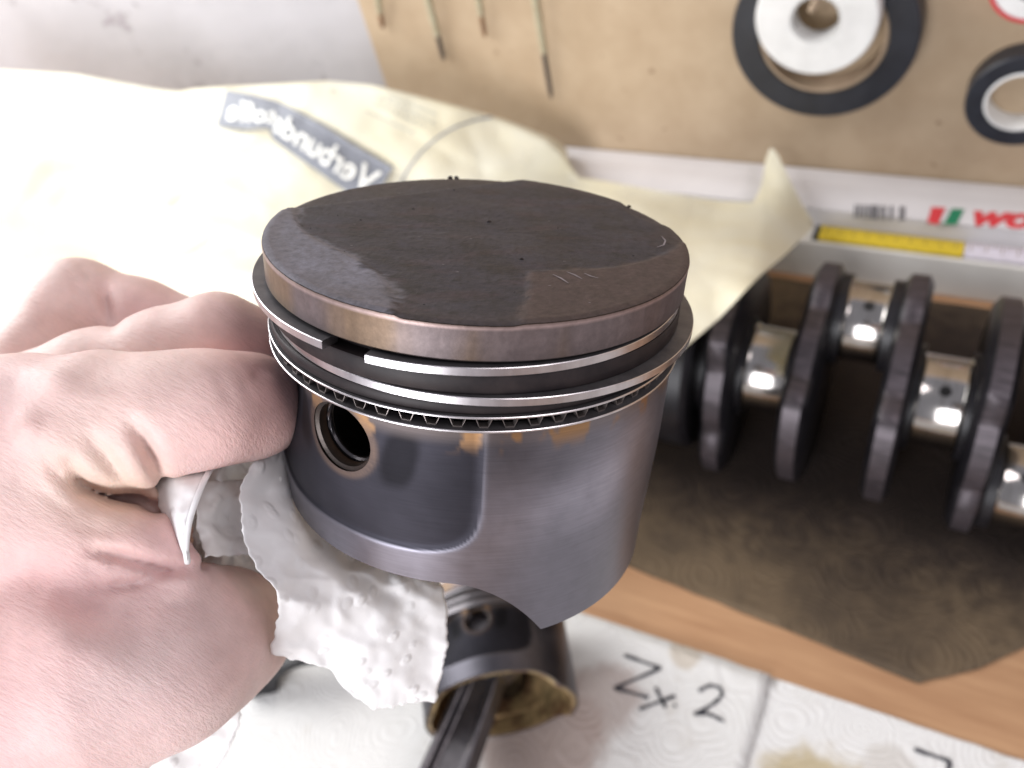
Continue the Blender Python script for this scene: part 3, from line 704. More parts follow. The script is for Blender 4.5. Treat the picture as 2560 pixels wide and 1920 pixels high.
# blood-red and pale zones of the skin, placed on the hand itself (mm from the camera-side frame it was modelled in)
co = np.array([v.co[:] for v in hand.data.vertices]); cs = ((co - CAM) @ M) * 1000
skin = np.tile(np.array([0.74, 0.535, 0.485]), (len(cs), 1))
for (x_, y_, z_), rad_, colr, amt in (((190, 1290, 160), 17, (0.60, 0.33, 0.32), 0.75), ((30, 1560, 160), 26, (0.66, 0.38, 0.38), 0.7), ((480, 1320, 172), 11, (0.62, 0.35, 0.34), 0.7),
        ((300, 1060, 160), 9, (0.76, 0.58, 0.42), 0.8), ((200, 1000, 160), 9, (0.78, 0.63, 0.50), 0.8), ((560, 850, 165), 11, (0.70, 0.38, 0.36), 0.75), ((560, 740, 180), 11, (0.70, 0.40, 0.37), 0.7),
        ((50, 880, 160), 13, (0.64, 0.42, 0.42), 0.6), ((360, 1170, 160), 9, (0.66, 0.38, 0.38), 0.7), ((330, 680, 200), 12, (0.70, 0.45, 0.44), 0.5), ((350, 1520, 155), 20, (0.76, 0.58, 0.56), 0.7), ((430, 960, 158), 9, (0.74, 0.48, 0.46), 0.7)):
    w_ = amt * np.exp(-((cs - cpt(x_, y_, z_)) ** 2).sum(1) / rad_ ** 2)[:, None]; skin = skin * (1 - w_) + w_ * np.array(colr)
mot = np.array([noise.fractal(Vector(p) * 70, 1.0, 2.0, 3) for p in co])[:, None]
skin = 0.90 * skin * (1 - 0.06 * mot * np.array([0.3, 1.0, 1.0]))
set_attrs(hand.data, skin, np.full(len(cs), 0.5))
recenter(hand)
tag(hand, 'bare left hand with bent fingers and thumb gripping the large piston through paper tissue', 'hand')

# ================================================================== TISSUE IN THE HAND
def sheet(name, left, right, nu, nv, wr=1.2, seed=0, parent=None, mat=None, bottom=None, thick=0.00012, freq=0.03, bulge=0.0):
    """left/right: (x_display, y_display, depth mm) curves from top to bottom; bottom: ragged lower hem, display px offsets"""
    V = []
    for i in range(nu):
        s = i / (nu - 1)
        for j in range(nv):
            t = j / (nv - 1)
            p = crom(left, t) * (1 - s) + crom(right, t) * s
            if bottom is not None: p[1] += np.interp(s, bottom[0], bottom[1]) * t ** 3
            eg = (1 - min(s, 1 - s) * 12) if min(s, 1 - s) < 1 / 12 else 0; p[0] += eg * 7 * noise.noise(Vector((s * 3, p[1] * 0.07, seed))); eg = (t - 0.93) / 0.07 if t > 0.93 else 0; p[1] += eg * 9 * noise.noise(Vector((p[0] * 0.06, 4, seed)))
            w = 0.8 * wr * (abs((p[0] * 0.011 + p[1] * 0.006 + seed + 0.5 * noise.noise(Vector((p[0] * 0.006, p[1] * 0.006, seed)))) % 1.0 - 0.5) + abs((p[1] * 0.009 - p[0] * 0.007 + seed) % 1.0 - 0.5)) + noise.noise(Vector((p[0] * freq * 0.35 + seed, p[1] * freq * 0.35, seed * 1.7))) * wr + noise.noise(Vector((p[0] * freq + seed, p[1] * freq, seed * 3.1))) * wr * 0.35 + abs(noise.noise(Vector((p[0] * 0.012 + seed, p[1] * 0.02, 9)))) * wr
            q = cpt(p[0], p[1], p[2] + w - bulge * math.sin(math.pi * s))
            V.append(CAM + M @ (q / 1000))
    o = mesh_obj(name, V, grid_faces(nu, nv), mat or m_tissue, None, True, 0)
    md = o.modifiers.new('thickness', 'SOLIDIFY'); md.thickness = thick; md.offset = 0
    return o
tis = thing('paper_tissue', 'crumpled white dotted paper tissue squeezed between the hand and the piston', 'tissue', CAM + M @ (cpt(760, 1400, 195) / 1000))
hang = sheet('hanging_sheet',
    [(600, 940, 178), (527, 1028, 166), (521, 1105, 162), (533, 1182, 160), (560, 1232, 160), (592, 1272, 161), (604, 1312, 164), (592, 1370, 170), (584, 1408, 175)],
    [(700, 940, 196), (720, 1060, 194), (790, 1150, 190), (860, 1205, 190), (935, 1235, 192), (960, 1290, 194), (967, 1380, 198), (955, 1455, 202), (940, 1517, 206)],
    60, 90, 1.7, 2.3, bottom=([0, .15, .33, .52, .62, .75, .9, 1], [0, 1, -6, 42, 55, 38, 8, 0]))
child_world(hang, tis)
# rolled fold of tissue inside the fist
child_world(sheet('rolled_fold', [(322, 985, 176), (332, 1055, 168), (362, 1140, 163), (404, 1222, 161)], [(470, 985, 170), (436, 1050, 159), (411, 1120, 156), (404, 1200, 157)], 30, 40, 1.0, 6.1, bulge=3.5, freq=0.05), tis)
hem = [(470, 985, 169.5), (436, 1050, 158.5), (411, 1120, 155.5), (402, 1180, 155.5), (405, 1215, 158)]
hp = [CAM + M @ (cpt(*crom(hem, k / 48)) / 1000) for k in range(49)]
v, f = tube(hp, [0.0006] * 49, 8); child_world(mesh_obj('fold_hem', v, f, m_tissue, None, True, 0), tis)
child_world(sheet('rolled_fold', [(440, 1040, 178), (425, 1100, 172), (430, 1160, 170), (445, 1205, 166)], [(610, 1030, 178), (600, 1090, 176), (600, 1150, 176), (600, 1190, 174)], 30, 30, 2.4, 12.4, freq=0.06, bulge=-6), tis)
child_world(sheet('inner_fold', [(390, 1000, 178), (400, 1060, 180), (415, 1140, 182), (420, 1265, 184)], [(600, 960, 186), (600, 1050, 190), (600, 1140, 192), (600, 1270, 196)], 40, 40, 5.0, 8.2, freq=0.05), tis)
child_world(sheet('trailing_end', [(470, 1500, 196), (400, 1570, 198), (340, 1680, 205)], [(519, 1506, 200), (513, 1575, 205), (445, 1700, 214)], 16, 24, 2.0, 3.3), tis)

# ================================================================== PAPER TOWELS ON THE BENCH
GREASE = (0.20, 0.14, 0.09); OIL = (0.36, 0.29, 0.26)
m_towelA = paper_mat('towel_marked', (0.62, 0.615, 0.595), stain_col=(0.42, 0.38, 0.32), stain_scale=16, lo=0.55, hi=0.75, cell=30, freq=260, depth=0.00016,
    blots=((-0.145, 0.118, 0.040, OIL, 0.9), (-0.120, 0.150, 0.024, OIL, 0.7), (-0.085, 0.192, 0.010, (0.42, 0.35, 0.26), 0.6)))
m_towelB = paper_mat('towel_stained', (0.62, 0.615, 0.60), stain_col=(0.42, 0.38, 0.32), stain_scale=18, lo=0.52, hi=0.75, cell=30, freq=260, depth=0.00016,
    blots=((0.0, 0.136, 0.034, (0.40, 0.33, 0.20), 0.9), (0.03, 0.17, 0.014, (0.45, 0.42, 0.38), 0.6)))
m_oily = paper_mat('towel_oil_soaked', (0.125, 0.090, 0.056), stain_col=(0.055, 0.041, 0.030), stain_scale=7, lo=0.40, hi=0.62, cell=26, freq=270, depth=0.00022, blots=((0.0, 0.40, 0.115, (0.022, 0.016, 0.014), 0.9), (-0.11, 0.37, 0.085, (0.022, 0.016, 0.014), 0.9), (0.10, 0.39, 0.10, (0.022, 0.016, 0.014), 0.9)))  # wide dark blots: crank shadow painted into the oil stain
def towel(name, poly, z, mat, label, group=None, wav=0.0007, step=0.006, lift=None):
    """flat ragged sheet: poly is the outline in metres; real thickness"""
    bm = bmesh.new()
    P = []
    for k in range(len(poly)):
        a = Vector((*poly[k], 0)); b = Vector((*poly[(k + 1) % len(poly)], 0)); n = max(1, int((b - a).length / step))
        for i in range(n):
            p = a.lerp(b, i / n); j = noise.noise(p * 60) * 0.0009; P.append(p + Vector((j, -j, 0)))
    xs = [p.x for p in P]; ys = [p.y for p in P]
    bmesh.ops.create_grid(bm, x_segments=int((max(xs) - min(xs)) / 0.007) + 1, y_segments=int((max(ys) - min(ys)) / 0.007) + 1, size=0.5)
    for v in bm.verts: v.co = Vector((min(xs) + (v.co.x + 0.5) * (max(xs) - min(xs)), min(ys) + (v.co.y + 0.5) * (max(ys) - min(ys)), 0))
    n = len(P); area_ = sum(P[i].x * P[(i + 1) % n].y - P[(i + 1) % n].x * P[i].y for i in range(n))
    # cut to the outline, edge by edge (convex outlines)
    for k in range(len(poly)):
        a = Vector((*poly[k], 0)); b = Vector((*poly[(k + 1) % len(poly)], 0)); d = (b - a).normalized(); nr_ = Vector((d.y, -d.x, 0)) * (1 if area_ > 0 else -1)
        bmesh.ops.bisect_plane(bm, geom=bm.verts[:] + bm.edges[:] + bm.faces[:], plane_co=a, plane_no=nr_, clear_outer=True)
    for v in bm.verts:
        p = v.co.copy(); v.co.x += noise.noise(p * 70) * 0.0007; v.co.y += noise.noise(p * 70 + Vector((5, 5, 5))) * 0.0007
        v.co.z = z + (noise.noise(p * 22) * 0.5 + 0.5) * wav + (lift(p) if lift else 0)
    me = bpy.data.meshes.new(name); bm.to_mesh(me); bm.free()
    o = link(name, me, mat, None, True, 0); md = o.modifiers.new('thickness', 'SOLIDIFY'); md.thickness = 0.0004; md.offset = 1
    recenter(o)
    return tag(o, label, 'paper towel', group)
tb = towel('paper_towel', [(-0.052, -0.30), (0.62, -0.30), (0.62, 0.203), (-0.052, 0.196)], 0.0004, m_towelB, 'stained white paper towel with a cut-off ink stroke next to the sheet marked Zx.2')
ta = towel('paper_towel', [(-0.75, -0.32), (-0.0365, -0.32), (-0.0365, 0.1965), (-0.75, 0.188)], 0.0022, m_towelA, 'white paper towel marked Zx.2 in black ink under the lying piston')
toil = towel('paper_towel', [(-0.42, 0.262), (0.036, 0.2195), (0.062, 0.238), (0.30, 0.47), (0.30, 0.515), (-0.42, 0.52)], 0.0004, m_oily, 'dark brown oil-soaked paper towel under the crankshaft', wav=0.0012)
def ink(strokes, z, w, parent):
    V = []; F = []
    for st in strokes:
        pts = [onz(900 + x * 0.7505, 1400 + y * 0.7505, z) for x, y in st]
        P = []
        n = 6 * (len(pts) - 1)
        for i in range(n + 1):
            P.append(np.array([np.interp(i / 6, range(len(pts)), [p[k] for p in pts]) for k in range(3)]) if len(st) < 5 else crom(pts, i / n))
        off = len(V)
        for i, p in enumerate(P):
            d = P[min(i + 1, len(P) - 1)] - P[max(i - 1, 0)]; d /= np.linalg.norm(d) + 1e-9; nn = np.array([-d[1], d[0], 0]) * w * (1 + 0.25 * math.sin(i * 1.3))
            V += [p + nn, p - nn]
        for i in range(len(P) - 1): F.append((off + 2 * i, off + 2 * i + 1, off + 2 * i + 3, off + 2 * i + 2))
    o = mesh_obj('ink_writing', V, F, m_ink, None, False); child_world(o, parent); return o
bpy.context.view_layer.update()
ink([[(880, 316), (1002, 360)], [(1002, 360), (848, 427)], [(848, 427), (962, 458)], [(984, 424), (1018, 492)], [(1050, 452), (930, 497)], [(1044, 482), (1052, 488)],
     [(1128, 436), (1165, 418), (1200, 428), (1202, 455), (1160, 490), (1116, 512), (1150, 512), (1180, 520), (1212, 538)]], 0.0037, 0.00085, ta)
ink([[(1846, 630), (1966, 670)], [(1966, 670), (1952, 735)]], 0.0019, 0.0009, tb)

# ================================================================== SECOND PISTON WITH ITS ROD, LYING ON THE TOWEL
ax2 = Vector((0.56, -0.83, 0)).normalized()          # crown -> open end
oc = (onz(1085, 1885, 0.044) + onz(1437, 1755, 0.044)) / 2; oc[2] = 0.0455
ez2 = -ax2; ep = Vector((0, 0, 1)); et = ez2.cross(ep)
lp = Vector((math.cos(TH_P), math.sin(TH_P), 0)); lt = Vector((-math.sin(TH_P), math.cos(TH_P), 0))
exw = ep * lp.x + et * lt.x; eyw = ep * lp.y + et * lt.y
rot2 = Matrix([[exw[i], eyw[i], ez2[i]] for i in range(3)])
p2 = thing('piston', 'oily piston with connecting rod lying on its side on the towel marked Zx.2', 'piston', Vector(oc), rot2)
bpy.context.view_layer.update()
build_piston(p2, False)
# connecting rod swung to one side about the upright pin
def connecting_rod():
    pin = Vector(oc) + ez2 * (HT - 0.0287)
    d = Vector((0.06, -1.0, -0.05)).normalized(); s = d.cross(Vector((0, 0, 1))).normalized(); u = s.cross(d)
    L = 0.140; V = []; F = []
    prof = lambda w, t, r: [(-w, -t), (w, -t), (w, t), (w - r, t), (w - r * 1.25, t * 0.30), (-w + r * 1.25, t * 0.30), (-w + r, t), (-w, t)]
    n = 14; m = 8
    for i in range(n + 1):
        x = 0.006 + (L - 0.030) * i / n; f_ = i / n
        for a, b in prof(0.0100 + 0.0045 * f_, 0.0085, 0.0042): V.append(pin + d * x + s * a + u * b)
    for i in range(n):
        for k in range(m): F.append((i * m + k, i * m + (k + 1) % m, (i + 1) * m + (k + 1) % m, (i + 1) * m + k))
    F.append(tuple(range(m))[::-1]); F.append(tuple(range(n * m, n * m + m)))
    def eye(cx, ro, ri, t):
        off = len(V); nn = 48
        for i in range(nn):
            a = 2 * math.pi * i / nn
            for r, z in ((ri, -t), (ro, -t), (ro, t), (ri, t)): V.append(pin + d * (cx + r * math.cos(a)) + s * (r * math.sin(a)) + u * z)
        for i in range(nn):
            a = off + i * 4; b = off + ((i + 1) % nn) * 4
            for k in range(4): F.append((a + k, b + k, b + (k + 1) % 4, a + (k + 1) % 4))
    eye(0, 0.0145, 0.0095, 0.012); eye(L, 0.033, 0.0245, 0.0125)
    o = mesh_obj('connecting_rod', V, F, m_rod, None, True, 40)
    md = o.modifiers.new('edges', 'BEVEL'); md.width = 0.0013; md.segments = 2; md.limit_method = 'ANGLE'
    v, f = tube([pin - Vector((0, 0, 0.033)), pin + Vector((0, 0, 0.033))], 0.0092, 32)
    g = mesh_obj('gudgeon_pin', v, f, m_rod, None, True, 40)
    for q in (o, g): q.parent = p2; q.matrix_parent_inverse = p2.matrix_world.inverted()
connecting_rod()
# bearing cap of another rod
cp = onz(770, 1645, 0.016); cap = thing('bearing_cap', 'dark steel bearing cap standing on the towel behind the hanging tissue', 'bearing cap', (cp[0], cp[1], 0.004), Matrix.Rotation(math.radians(35), 3, 'Z'))
V = []; F = []; nn = 32
for i in range(nn + 1):
    a = math.pi * i / nn
    for r, y in ((0.0235, -0.011), (0.031, -0.011), (0.031, 0.011), (0.0235, 0.011)): V.append((r * math.cos(a), y, r * math.sin(a)))
for i in range(nn):
    for k in range(4): F.append((i * 4 + k, i * 4 + (k + 1) % 4, i * 4 + 4 + (k + 1) % 4, i * 4 + 4 + k))
F += [(0, 1, 2, 3), tuple(nn * 4 + k for k in (3, 2, 1, 0))]
mesh_obj('arch', V, F, m_crank, cap, True, 40)
for sx in (-1, 1): box_obj('bolt_lug', (sx * 0.034 - 0.008, -0.0112, 0.0), (sx * 0.034 + 0.008, 0.0112, 0.014), m_crank, cap, 0.0012)

# ================================================================== CRANKSHAFT
CY, CZ = 0.362, 0.0675
crank = thing('crankshaft', 'black oily crankshaft with polished journals lying on the brown towel', 'crankshaft', (0.0, CY, 0.002))
def cyl_x(name, x0, x1, y, z, r, mat, n=64, fillet=0.0018):
    pr = [(r + fillet, x0), (r + fillet * 0.3, x0 + fillet * 0.5), (r, x0 + fillet * 1.2), (r, x1 - fillet * 1.2), (r + fillet * 0.3, x1 - fillet * 0.5), (r + fillet, x1)]
    V = []; F = []
    for i in range(n):
        a = 2 * math.pi * i / n
        for rr, x in pr: V.append((x, y + rr * math.cos(a), z + rr * math.sin(a)))
    m = len(pr)
    for i in range(n):
        for k in range(m - 1): F.append((i * m + k, ((i + 1) % n) * m + k, ((i + 1) % n) * m + k + 1, i * m + k + 1))
    return mesh_obj(name, V, F, mat, crank, True, 60)
def web(xc, phi, th_=0.0155):
    """phi: direction of the pin in the y-z plane"""
    n = 120; out = []
    for i in range(n):
        a = -math.pi + 2 * math.pi * i / n; s = math.sin(a); q = 0.0325 ** 2 - (0.0385 * s) ** 2
        r = 0.0530
        if q > 0 and math.cos(a) > 0: r = max(r, 0.0385 * math.cos(a) + math.sqrt(q))
        r = max(r, 0.0530 + (0.0650 - 0.0530) * float(smooth(84, 104, abs(math.degrees(a)))))
        out.append((r * math.cos(a + phi), r * math.sin(a + phi)))
    V = []; F = []
    sec = [(-th_ / 2, 0.93), (-th_ / 2 + 0.0030, 1.0), (th_ / 2 - 0.0030, 1.0), (th_ / 2, 0.93)]
    z0 = CZ - 0.002
    for x, k in sec:
        for y, z in out: V.append((xc + x, y * k, z0 + z * k))
    for j in range(3):
        for i in range(n): F.append((j * n + i, j * n + (i + 1) % n, (j + 1) * n + (i + 1) % n, (j + 1) * n + i))
    V.append((xc - th_ / 2, 0, z0)); V.append((xc + th_ / 2, 0, z0))
    for i in range(n): F.append((4 * n, (i + 1) % n, i)); F.append((4 * n + 1, 3 * n + i, 3 * n + (i + 1) % n))
    o = mesh_obj('crank_web', V, F, [m_crank, m_rim], crank, True, 50)
    for k, p in enumerate(o.data.polygons):
        if n <= k < 2 * n: p.material_index = 1
    return o
UP = math.radians(45)
zl = CZ - 0.002
JR = {}
for k in range(0, 4): JR['m', k] = cyl_x('main_journal', -0.079 + 0.096 * k - 0.0125, -0.079 + 0.096 * k + 0.0125, 0, zl, 0.0270, m_polish)
v, f = tube([(-0.142, 0, zl), (-0.139, 0, zl), (-0.121, 0, zl), (-0.118, 0, zl)], [0.056, 0.0595, 0.0595, 0.056], 72); mesh_obj('dark_end_disc', v, f, m_crank, crank, True, 40)  # dark disc added so the shaded gap beside the web stays black
v, f = tube([(-0.175, 0, zl), (-0.142, 0, zl)], 0.024, 40); mesh_obj('crank_nose', v, f, m_crank, crank, True, 40)
web(-0.1025, UP + math.pi); v, f = tube([(-0.119, 0, zl), (-0.1100, 0, zl)], 0.034, 40); mesh_obj('journal_shoulder', v, f, m_crank, crank, True, 40)
v, f = tube([(-0.0950, 0, zl), (-0.0914, 0, zl)], 0.0315, 48); mesh_obj('journal_shoulder', v, f, m_crank, crank, True, 40)
for k, up in ((0, 1), (1, 0), (2, 1)):
    xc = -0.031 + 0.096 * k; phi = UP if up else UP + math.pi
    y, z = 0.0385 * math.cos(phi), zl + 0.0385 * math.sin(phi)
    JR['p', k] = cyl_x('crank_pin', xc - 0.0112, xc + 0.0112, y, z, 0.0240, m_polish)
    for sg in (-1, 1):
        web(xc + sg * 0.0245, phi)
        v, f = tube([(xc + sg * 0.0112, y, z), (xc + sg * 0.0255, y, z)], 0.0275, 48); mesh_obj('pin_shoulder', v, f, m_crank, crank, True, 40)
        v, f = tube([(xc + sg * 0.0230, 0, zl), (xc + sg * 0.0356, 0, zl)], 0.0315, 48); mesh_obj('journal_shoulder', v, f, m_crank, crank, True, 40)
def oil_hole(key, x, y, z, r, ang, size=0.0032):
    c = Vector((x, y + r * math.cos(ang), z + r * math.sin(ang))); nrm = Vector((0, math.cos(ang), math.sin(ang)))
    v, f = tube([c - nrm * 0.003, c + nrm * 0.0002], size, 20); mesh_obj('oil_hole', v, f, m_hole, JR[key])  # near-black plug stands for the shade inside a drilled hole
oil_hole(('m', 1), 0.018, 0, zl, 0.0270, math.radians(118)); oil_hole(('p', 0), -0.030, 0.0385 * math.cos(UP), zl + 0.0385 * math.sin(UP), 0.024, math.radians(112), 0.003)
oil_hole(('p', 1), 0.066, -0.0385 * math.cos(UP), zl - 0.0385 * math.sin(UP), 0.024, math.radians(115), 0.003)

# ================================================================== LEDGE, CARTON AND FOLDING RULE AT THE WALL
ledge = thing('wooden_batten', 'white painted batten lying in front of the printed carton', 'batten', (0, 0.536, 0)); ledge_o = box_obj('bar', (-0.62, -0.0105, 0.0), (0.45, 0.0105, 0.0350), m_ledge, ledge, 0.0015)
carton = thing('long_carton', 'long flat white carton with barcode and red and green logo along the wall', 'carton', (0, 0.573, 0))
box_obj('box', (-0.66, -0.0262, 0.0), (0.46, 0.0262, 0.0500), m_white, carton, 0.0012)
box_obj('lid_flap', (-0.658, -0.0262, 0.0504), (0.458, 0.0060, 0.0512), m_white, carton, 0.0003)
def top_pt(px, py): return onz(px, py, 0.0515)
def quad_strip(name, quads, mat, parent, z=None):
    V = []; F = []
    for q in quads:
        o_ = len(V); V += q; F.append((o_, o_ + 1, o_ + 2, o_ + 3))
    return child_world(mesh_obj(name, V, F, mat, None, False), parent)
bpy.context.view_layer.update()
z2 = lambda x, y: (2000 + x * 0.25316, 400 + y * 0.25316)
def para(pts, z=0.0516): return [onz(*z2(*p), z) for p in pts]
quad_strip('red_logo_block', [para([(1300, 462), (1440, 470), (1360, 640), (1255, 620)])], m_red, carton)
quad_strip('green_logo_block', [para([(1500, 478), (1625, 486), (1545, 640), (1412, 640)])], m_green, carton)
bars = []
rb_ = random.Random(5); x = 540.0
while x < 1045:
    w = rb_.choice((10, 14, 20, 30)); 
    if not 838 < x < 880 and not 925 < x < 950: bars.append(para([(x, 440 + (x - 540) * 0.04), (x + w, 440 + (x - 540) * 0.04), (x + w - 6, 580 + (x - 540) * 0.04), (x - 6, 580 + (x - 540) * 0.04)]))
    x += w + rb_.choice((8, 12, 16))
quad_strip('barcode', bars, m_bar, carton)
v, f = text_mesh('wo', 0.024, 0.35, 0.0011)
p0 = onz(*z2(1660, 632), 0.0516); p1 = onz(*z2(2120, 660), 0.0516); exd = (p1 - p0); wtxt = np.linalg.norm(exd); exd /= wtxt
eyd = np.array([-exd[1], exd[0], 0]); wv = [q for q in v]; sc_ = 1.0
wmax = text_mesh('w', 0.024, 0.35, 0.0011)[0][:, 0].max(); sc_ = wtxt / wmax
child_world(mesh_obj('red_lettering', [p0 + exd * q[0] * sc_ + eyd * q[1] * sc_ * 1.05 for q in v], f, m_red, None, False), carton)
# folding rule lying on the batten
ra = onz(2046, 588, 0.0385); rule_y = 0.536
rule = thing('folding_rule', 'yellow and white folding rule lying on the white batten', 'ruler', (ra[0], rule_y, 0.0352))
re = onz(2410, 624, 0.0385)
Ly = re[0] - ra[0]
box_obj('yellow_blade', (0, -0.0078, 0), (Ly, 0.0078, 0.0032), m_yellow, rule, 0.0006)
box_obj('end_hinge', (-0.004, -0.0078, -0.0), (0.001, 0.0078, 0.0028), m_black, rule, 0.0004)
box_obj('white_blade', (Ly + 0.0006, -0.0078, 0), (0.23, 0.0078, 0.0032), m_rulew, rule, 0.0006)
V = []; F = []
for k in range(int(0.22 / 0.0025)):
    xk = 0.004 + k * 0.0025; l = 0.0085 if k % 4 == 0 else 0.0035
    o_ = len(V); V += [(xk, 0.0072 - l, 0.0034), (xk + 0.0007, 0.0072 - l, 0.0034), (xk + 0.0007, 0.0072, 0.0034), (xk, 0.0072, 0.0034)]; F.append((o_, o_ + 1, o_ + 2, o_ + 3))
tag(mesh_obj('scale_ticks', V, F, m_tick, rule, False), kind='stuff')

# ================================================================== TAPE ROLLS AND THIN TOOLS ON THE HARDBOARD
WY = 0.5995
def roll(name, label, px, py, y0, y1, rings, cat='tape roll'):
    """rings: (part, r_in, r_out, material, y inset)"""
    c = ony(px, py, y0)
    t = thing(name, label, cat, (c[0], y1, c[2] - max(r[2] for r in rings)))
    zc = max(r[2] for r in rings); dy = y1 - y0
    for part, ri, ro, mat, ins in rings:
        b = 0.0012; pr = [(ri, 0 - ins), (ri, -dy + ins), (ro - b, -dy + ins), (ro, -dy + ins + b), (ro, -b - ins), (ro - b, 0 - ins)]
        V = []; F = []; n = 96; m = len(pr)
        for i in range(n):
            a = 2 * math.pi * i / n
            for r, y in pr: V.append((r * math.cos(a), y, zc + r * math.sin(a)))
        for i in range(n):
            for k in range(m): F.append((i * m + k, ((i + 1) % n) * m + k, ((i + 1) % n) * m + (k + 1) % m, i * m + (k + 1) % m))
        mesh_obj(part, V, F, mat, t, True, 40)
    return c
roll('tape_roll', 'large matt black tape roll hanging behind the white roll', 2054, 92, 0.578, WY, [('tape', 0.0435, 0.0625, m_black, 0), ('core', 0.0405, 0.0435, m_cardb, 0.001)])
cw = roll('tape_roll', 'white tape roll hung in front of the large black roll', 2038, 50, 0.561, 0.5765, [('tape', 0.0165, 0.0395, m_tapewhite, 0), ('core', 0.0150, 0.0165, m_tapewhite, 0.0006)])
roll('tape_roll', 'small black insulating tape roll with white core on the hardboard', 2550, 258, 0.581, WY, [('tape', 0.0218, 0.0332, m_black, 0), ('core', 0.0198, 0.0218, m_tapewhite, -0.0004)])
roll('tape_roll', 'white tape roll with red rim above the small black roll', 2592, -42, 0.583, WY, [('rim', 0.0235, 0.0258, m_red, 0), ('tape', 0.012, 0.0235, m_tapewhite, 0.0006), ('core', 0.0105, 0.012, m_bar, 0.001)])
hook = thing('wall_peg', 'pale round peg that the white and black rolls hang from', 'peg', (cw[0], WY, cw[2] + 0.0125))
v, f = tube([(0, 0, 0), (0, -0.030, 0), (0, -0.052, 0.001), (0, -0.056, 0.0035)], [0.0022, 0.0022, 0.0024, 0.0010], 14); mesh_obj('shaft', v, f, m_cardb, hook)
m_shaft = surf('pale_shaft', (0.40, 0.38, 0.27), (0.34, 0.30, 0.20), rough=0.4, scale=90)
m_tip = surf('blackened_tip', (0.055, 0.045, 0.045), (0.03, 0.025, 0.025), rough=0.45, scale=120)
m_rust = surf('rusty_tip', (0.22, 0.11, 0.05), (0.14, 0.07, 0.035), rough=0.7, scale=160)
for lab, (x0, y0), (x1, y1), tipfrac, r, mt in (
        ('longest thin pale file with black tip hanging on the hardboard', (1330, -40), (1378, 245), 0.42, 0.0020, m_tip),
        ('thin pale file with short black tip second from the panel edge', (1058, -40), (1110, 150), 0.34, 0.0021, m_tip),
        ('thin pale file with brown tip between the two black-tipped files', (1188, -40), (1212, 92), 0.42, 0.0018, m_rust),
        ('short pale file with rust-brown tip closest to the panel edge', (936, -40), (957, 70), 0.34, 0.0021, m_rust)):
    a = Vector(ony(x0, y0, 0.592)); b = Vector(ony(x1, y1, 0.5965)); top = a + (a - b).normalized() * 0.07
    t = thing('needle_file', lab, 'file', b, None, 'thin files hanging in a row'); bpy.context.view_layer.update()
    j = b.lerp(a, tipfrac)
    v, f = tube([top, j], [r * 1.5, r * 1.25], 12); child_world(mesh_obj('shaft', v, f, m_shaft, None, True, 50), t)
    v, f = tube([j, j.lerp(b, 0.85), b], [r, r * 0.9, r * 0.4], 12); child_world(mesh_obj('tip', v, f, mt, None, True, 50), t)

# ================================================================== YELLOW SACK
def sack_material():
    m, nt, b = new_mat('yellow_film'); out = nt.nodes['Material Output']
    tc = node(nt, 'ShaderNodeTexCoord'); n = node(nt, 'ShaderNodeTexNoise', i_Scale=14.0, i_Detail=4); nt.links.new(tc.outputs['Object'], n.inputs['Vector'])
    r = ramp(nt, n.outputs[0], [(0.35, (0.83, 0.785, 0.61)), (0.65, (0.85, 0.83, 0.71))])
    nt.links.new(r.outputs[0], b.inputs['Base Color']); b.inputs['Roughness'].default_value = 0.38; b.inputs['Specular IOR Level'].default_value = 0.4
    tr = node(nt, 'ShaderNodeBsdfTranslucent'); nt.links.new(r.outputs[0], tr.inputs[0])
    n2 = node(nt, 'ShaderNodeTexNoise', i_Scale=55.0, i_Detail=6, i_Roughness=0.6); n2.inputs['Distortion'].default_value = 1.2; nt.links.new(tc.outputs['Object'], n2.inputs['Vector'])
    bp = node(nt, 'ShaderNodeBump'); bp.inputs['Distance'].default_value = 0.0012; bp.inputs['Strength'].default_value = 0.6
    nt.links.new(n2.outputs[0], bp.inputs['Height']); nt.links.new(bp.outputs[0], b.inputs['Normal'])
    ms = node(nt, 'ShaderNodeMixShader'); ms.inputs[0].default_value = 0.38
    nt.links.new(b.outputs[0], ms.inputs[1]); nt.links.new(tr.outputs[0], ms.inputs[2]); nt.links.new(ms.outputs[0], out.inputs['Surface'])
    return m
def zY(px, py, z): return onz(px, py, z)[1]
ctrl = [  # px, py, y of the film there
    (-200, 150, .46), (0, 180, .47), (230, 192, .48), (440, 228, .49), (545, 222, .49), (822, 203, .50), (1000, 232, .51), (1160, 275, .525), (1300, 330, .535), (1400, 390, .545),
    (-200, 500, .40), (0, 500, .40), (300, 480, .42), (560, 330, .455), (700, 480, .425), (950, 420, .465), (1150, 500, .475), (1330, 520, .50),
    (-200, 1050, zY(-200, 1050, .004)), (200, 1050, zY(200, 1050, .004)), (600, 1050, zY(600, 1050, .004)), (1000, 1000, zY(1000, 1000, .01)), (700, 760, .36), (100, 760, .34),
    (1430, 445, zY(1430, 445, .057)), (1600, 475, zY(1600, 475, .058)), (1800, 500, zY(1800, 500, .058)), (1927, 372, .585), (1960, 450, zY(1960, 450, .075)), (2030, 565, zY(2030, 565, .062)),
    (1900, 680, zY(1900, 680, .146)), (1800, 790, zY(1800, 790, .150)), (1700, 880, zY(1700, 880, .152)), (1500, 960, zY(1500, 960, .150)), (1600, 640, zY(1600, 640, .115)), (1800, 600, zY(1800, 600, .115)), (1400, 700, .44), (1200, 850, .38)]
cx = np.array([(a / 1000, b / 1000) for a, b, _ in ctrl]); cv = np.array([c for *_, c in ctrl])
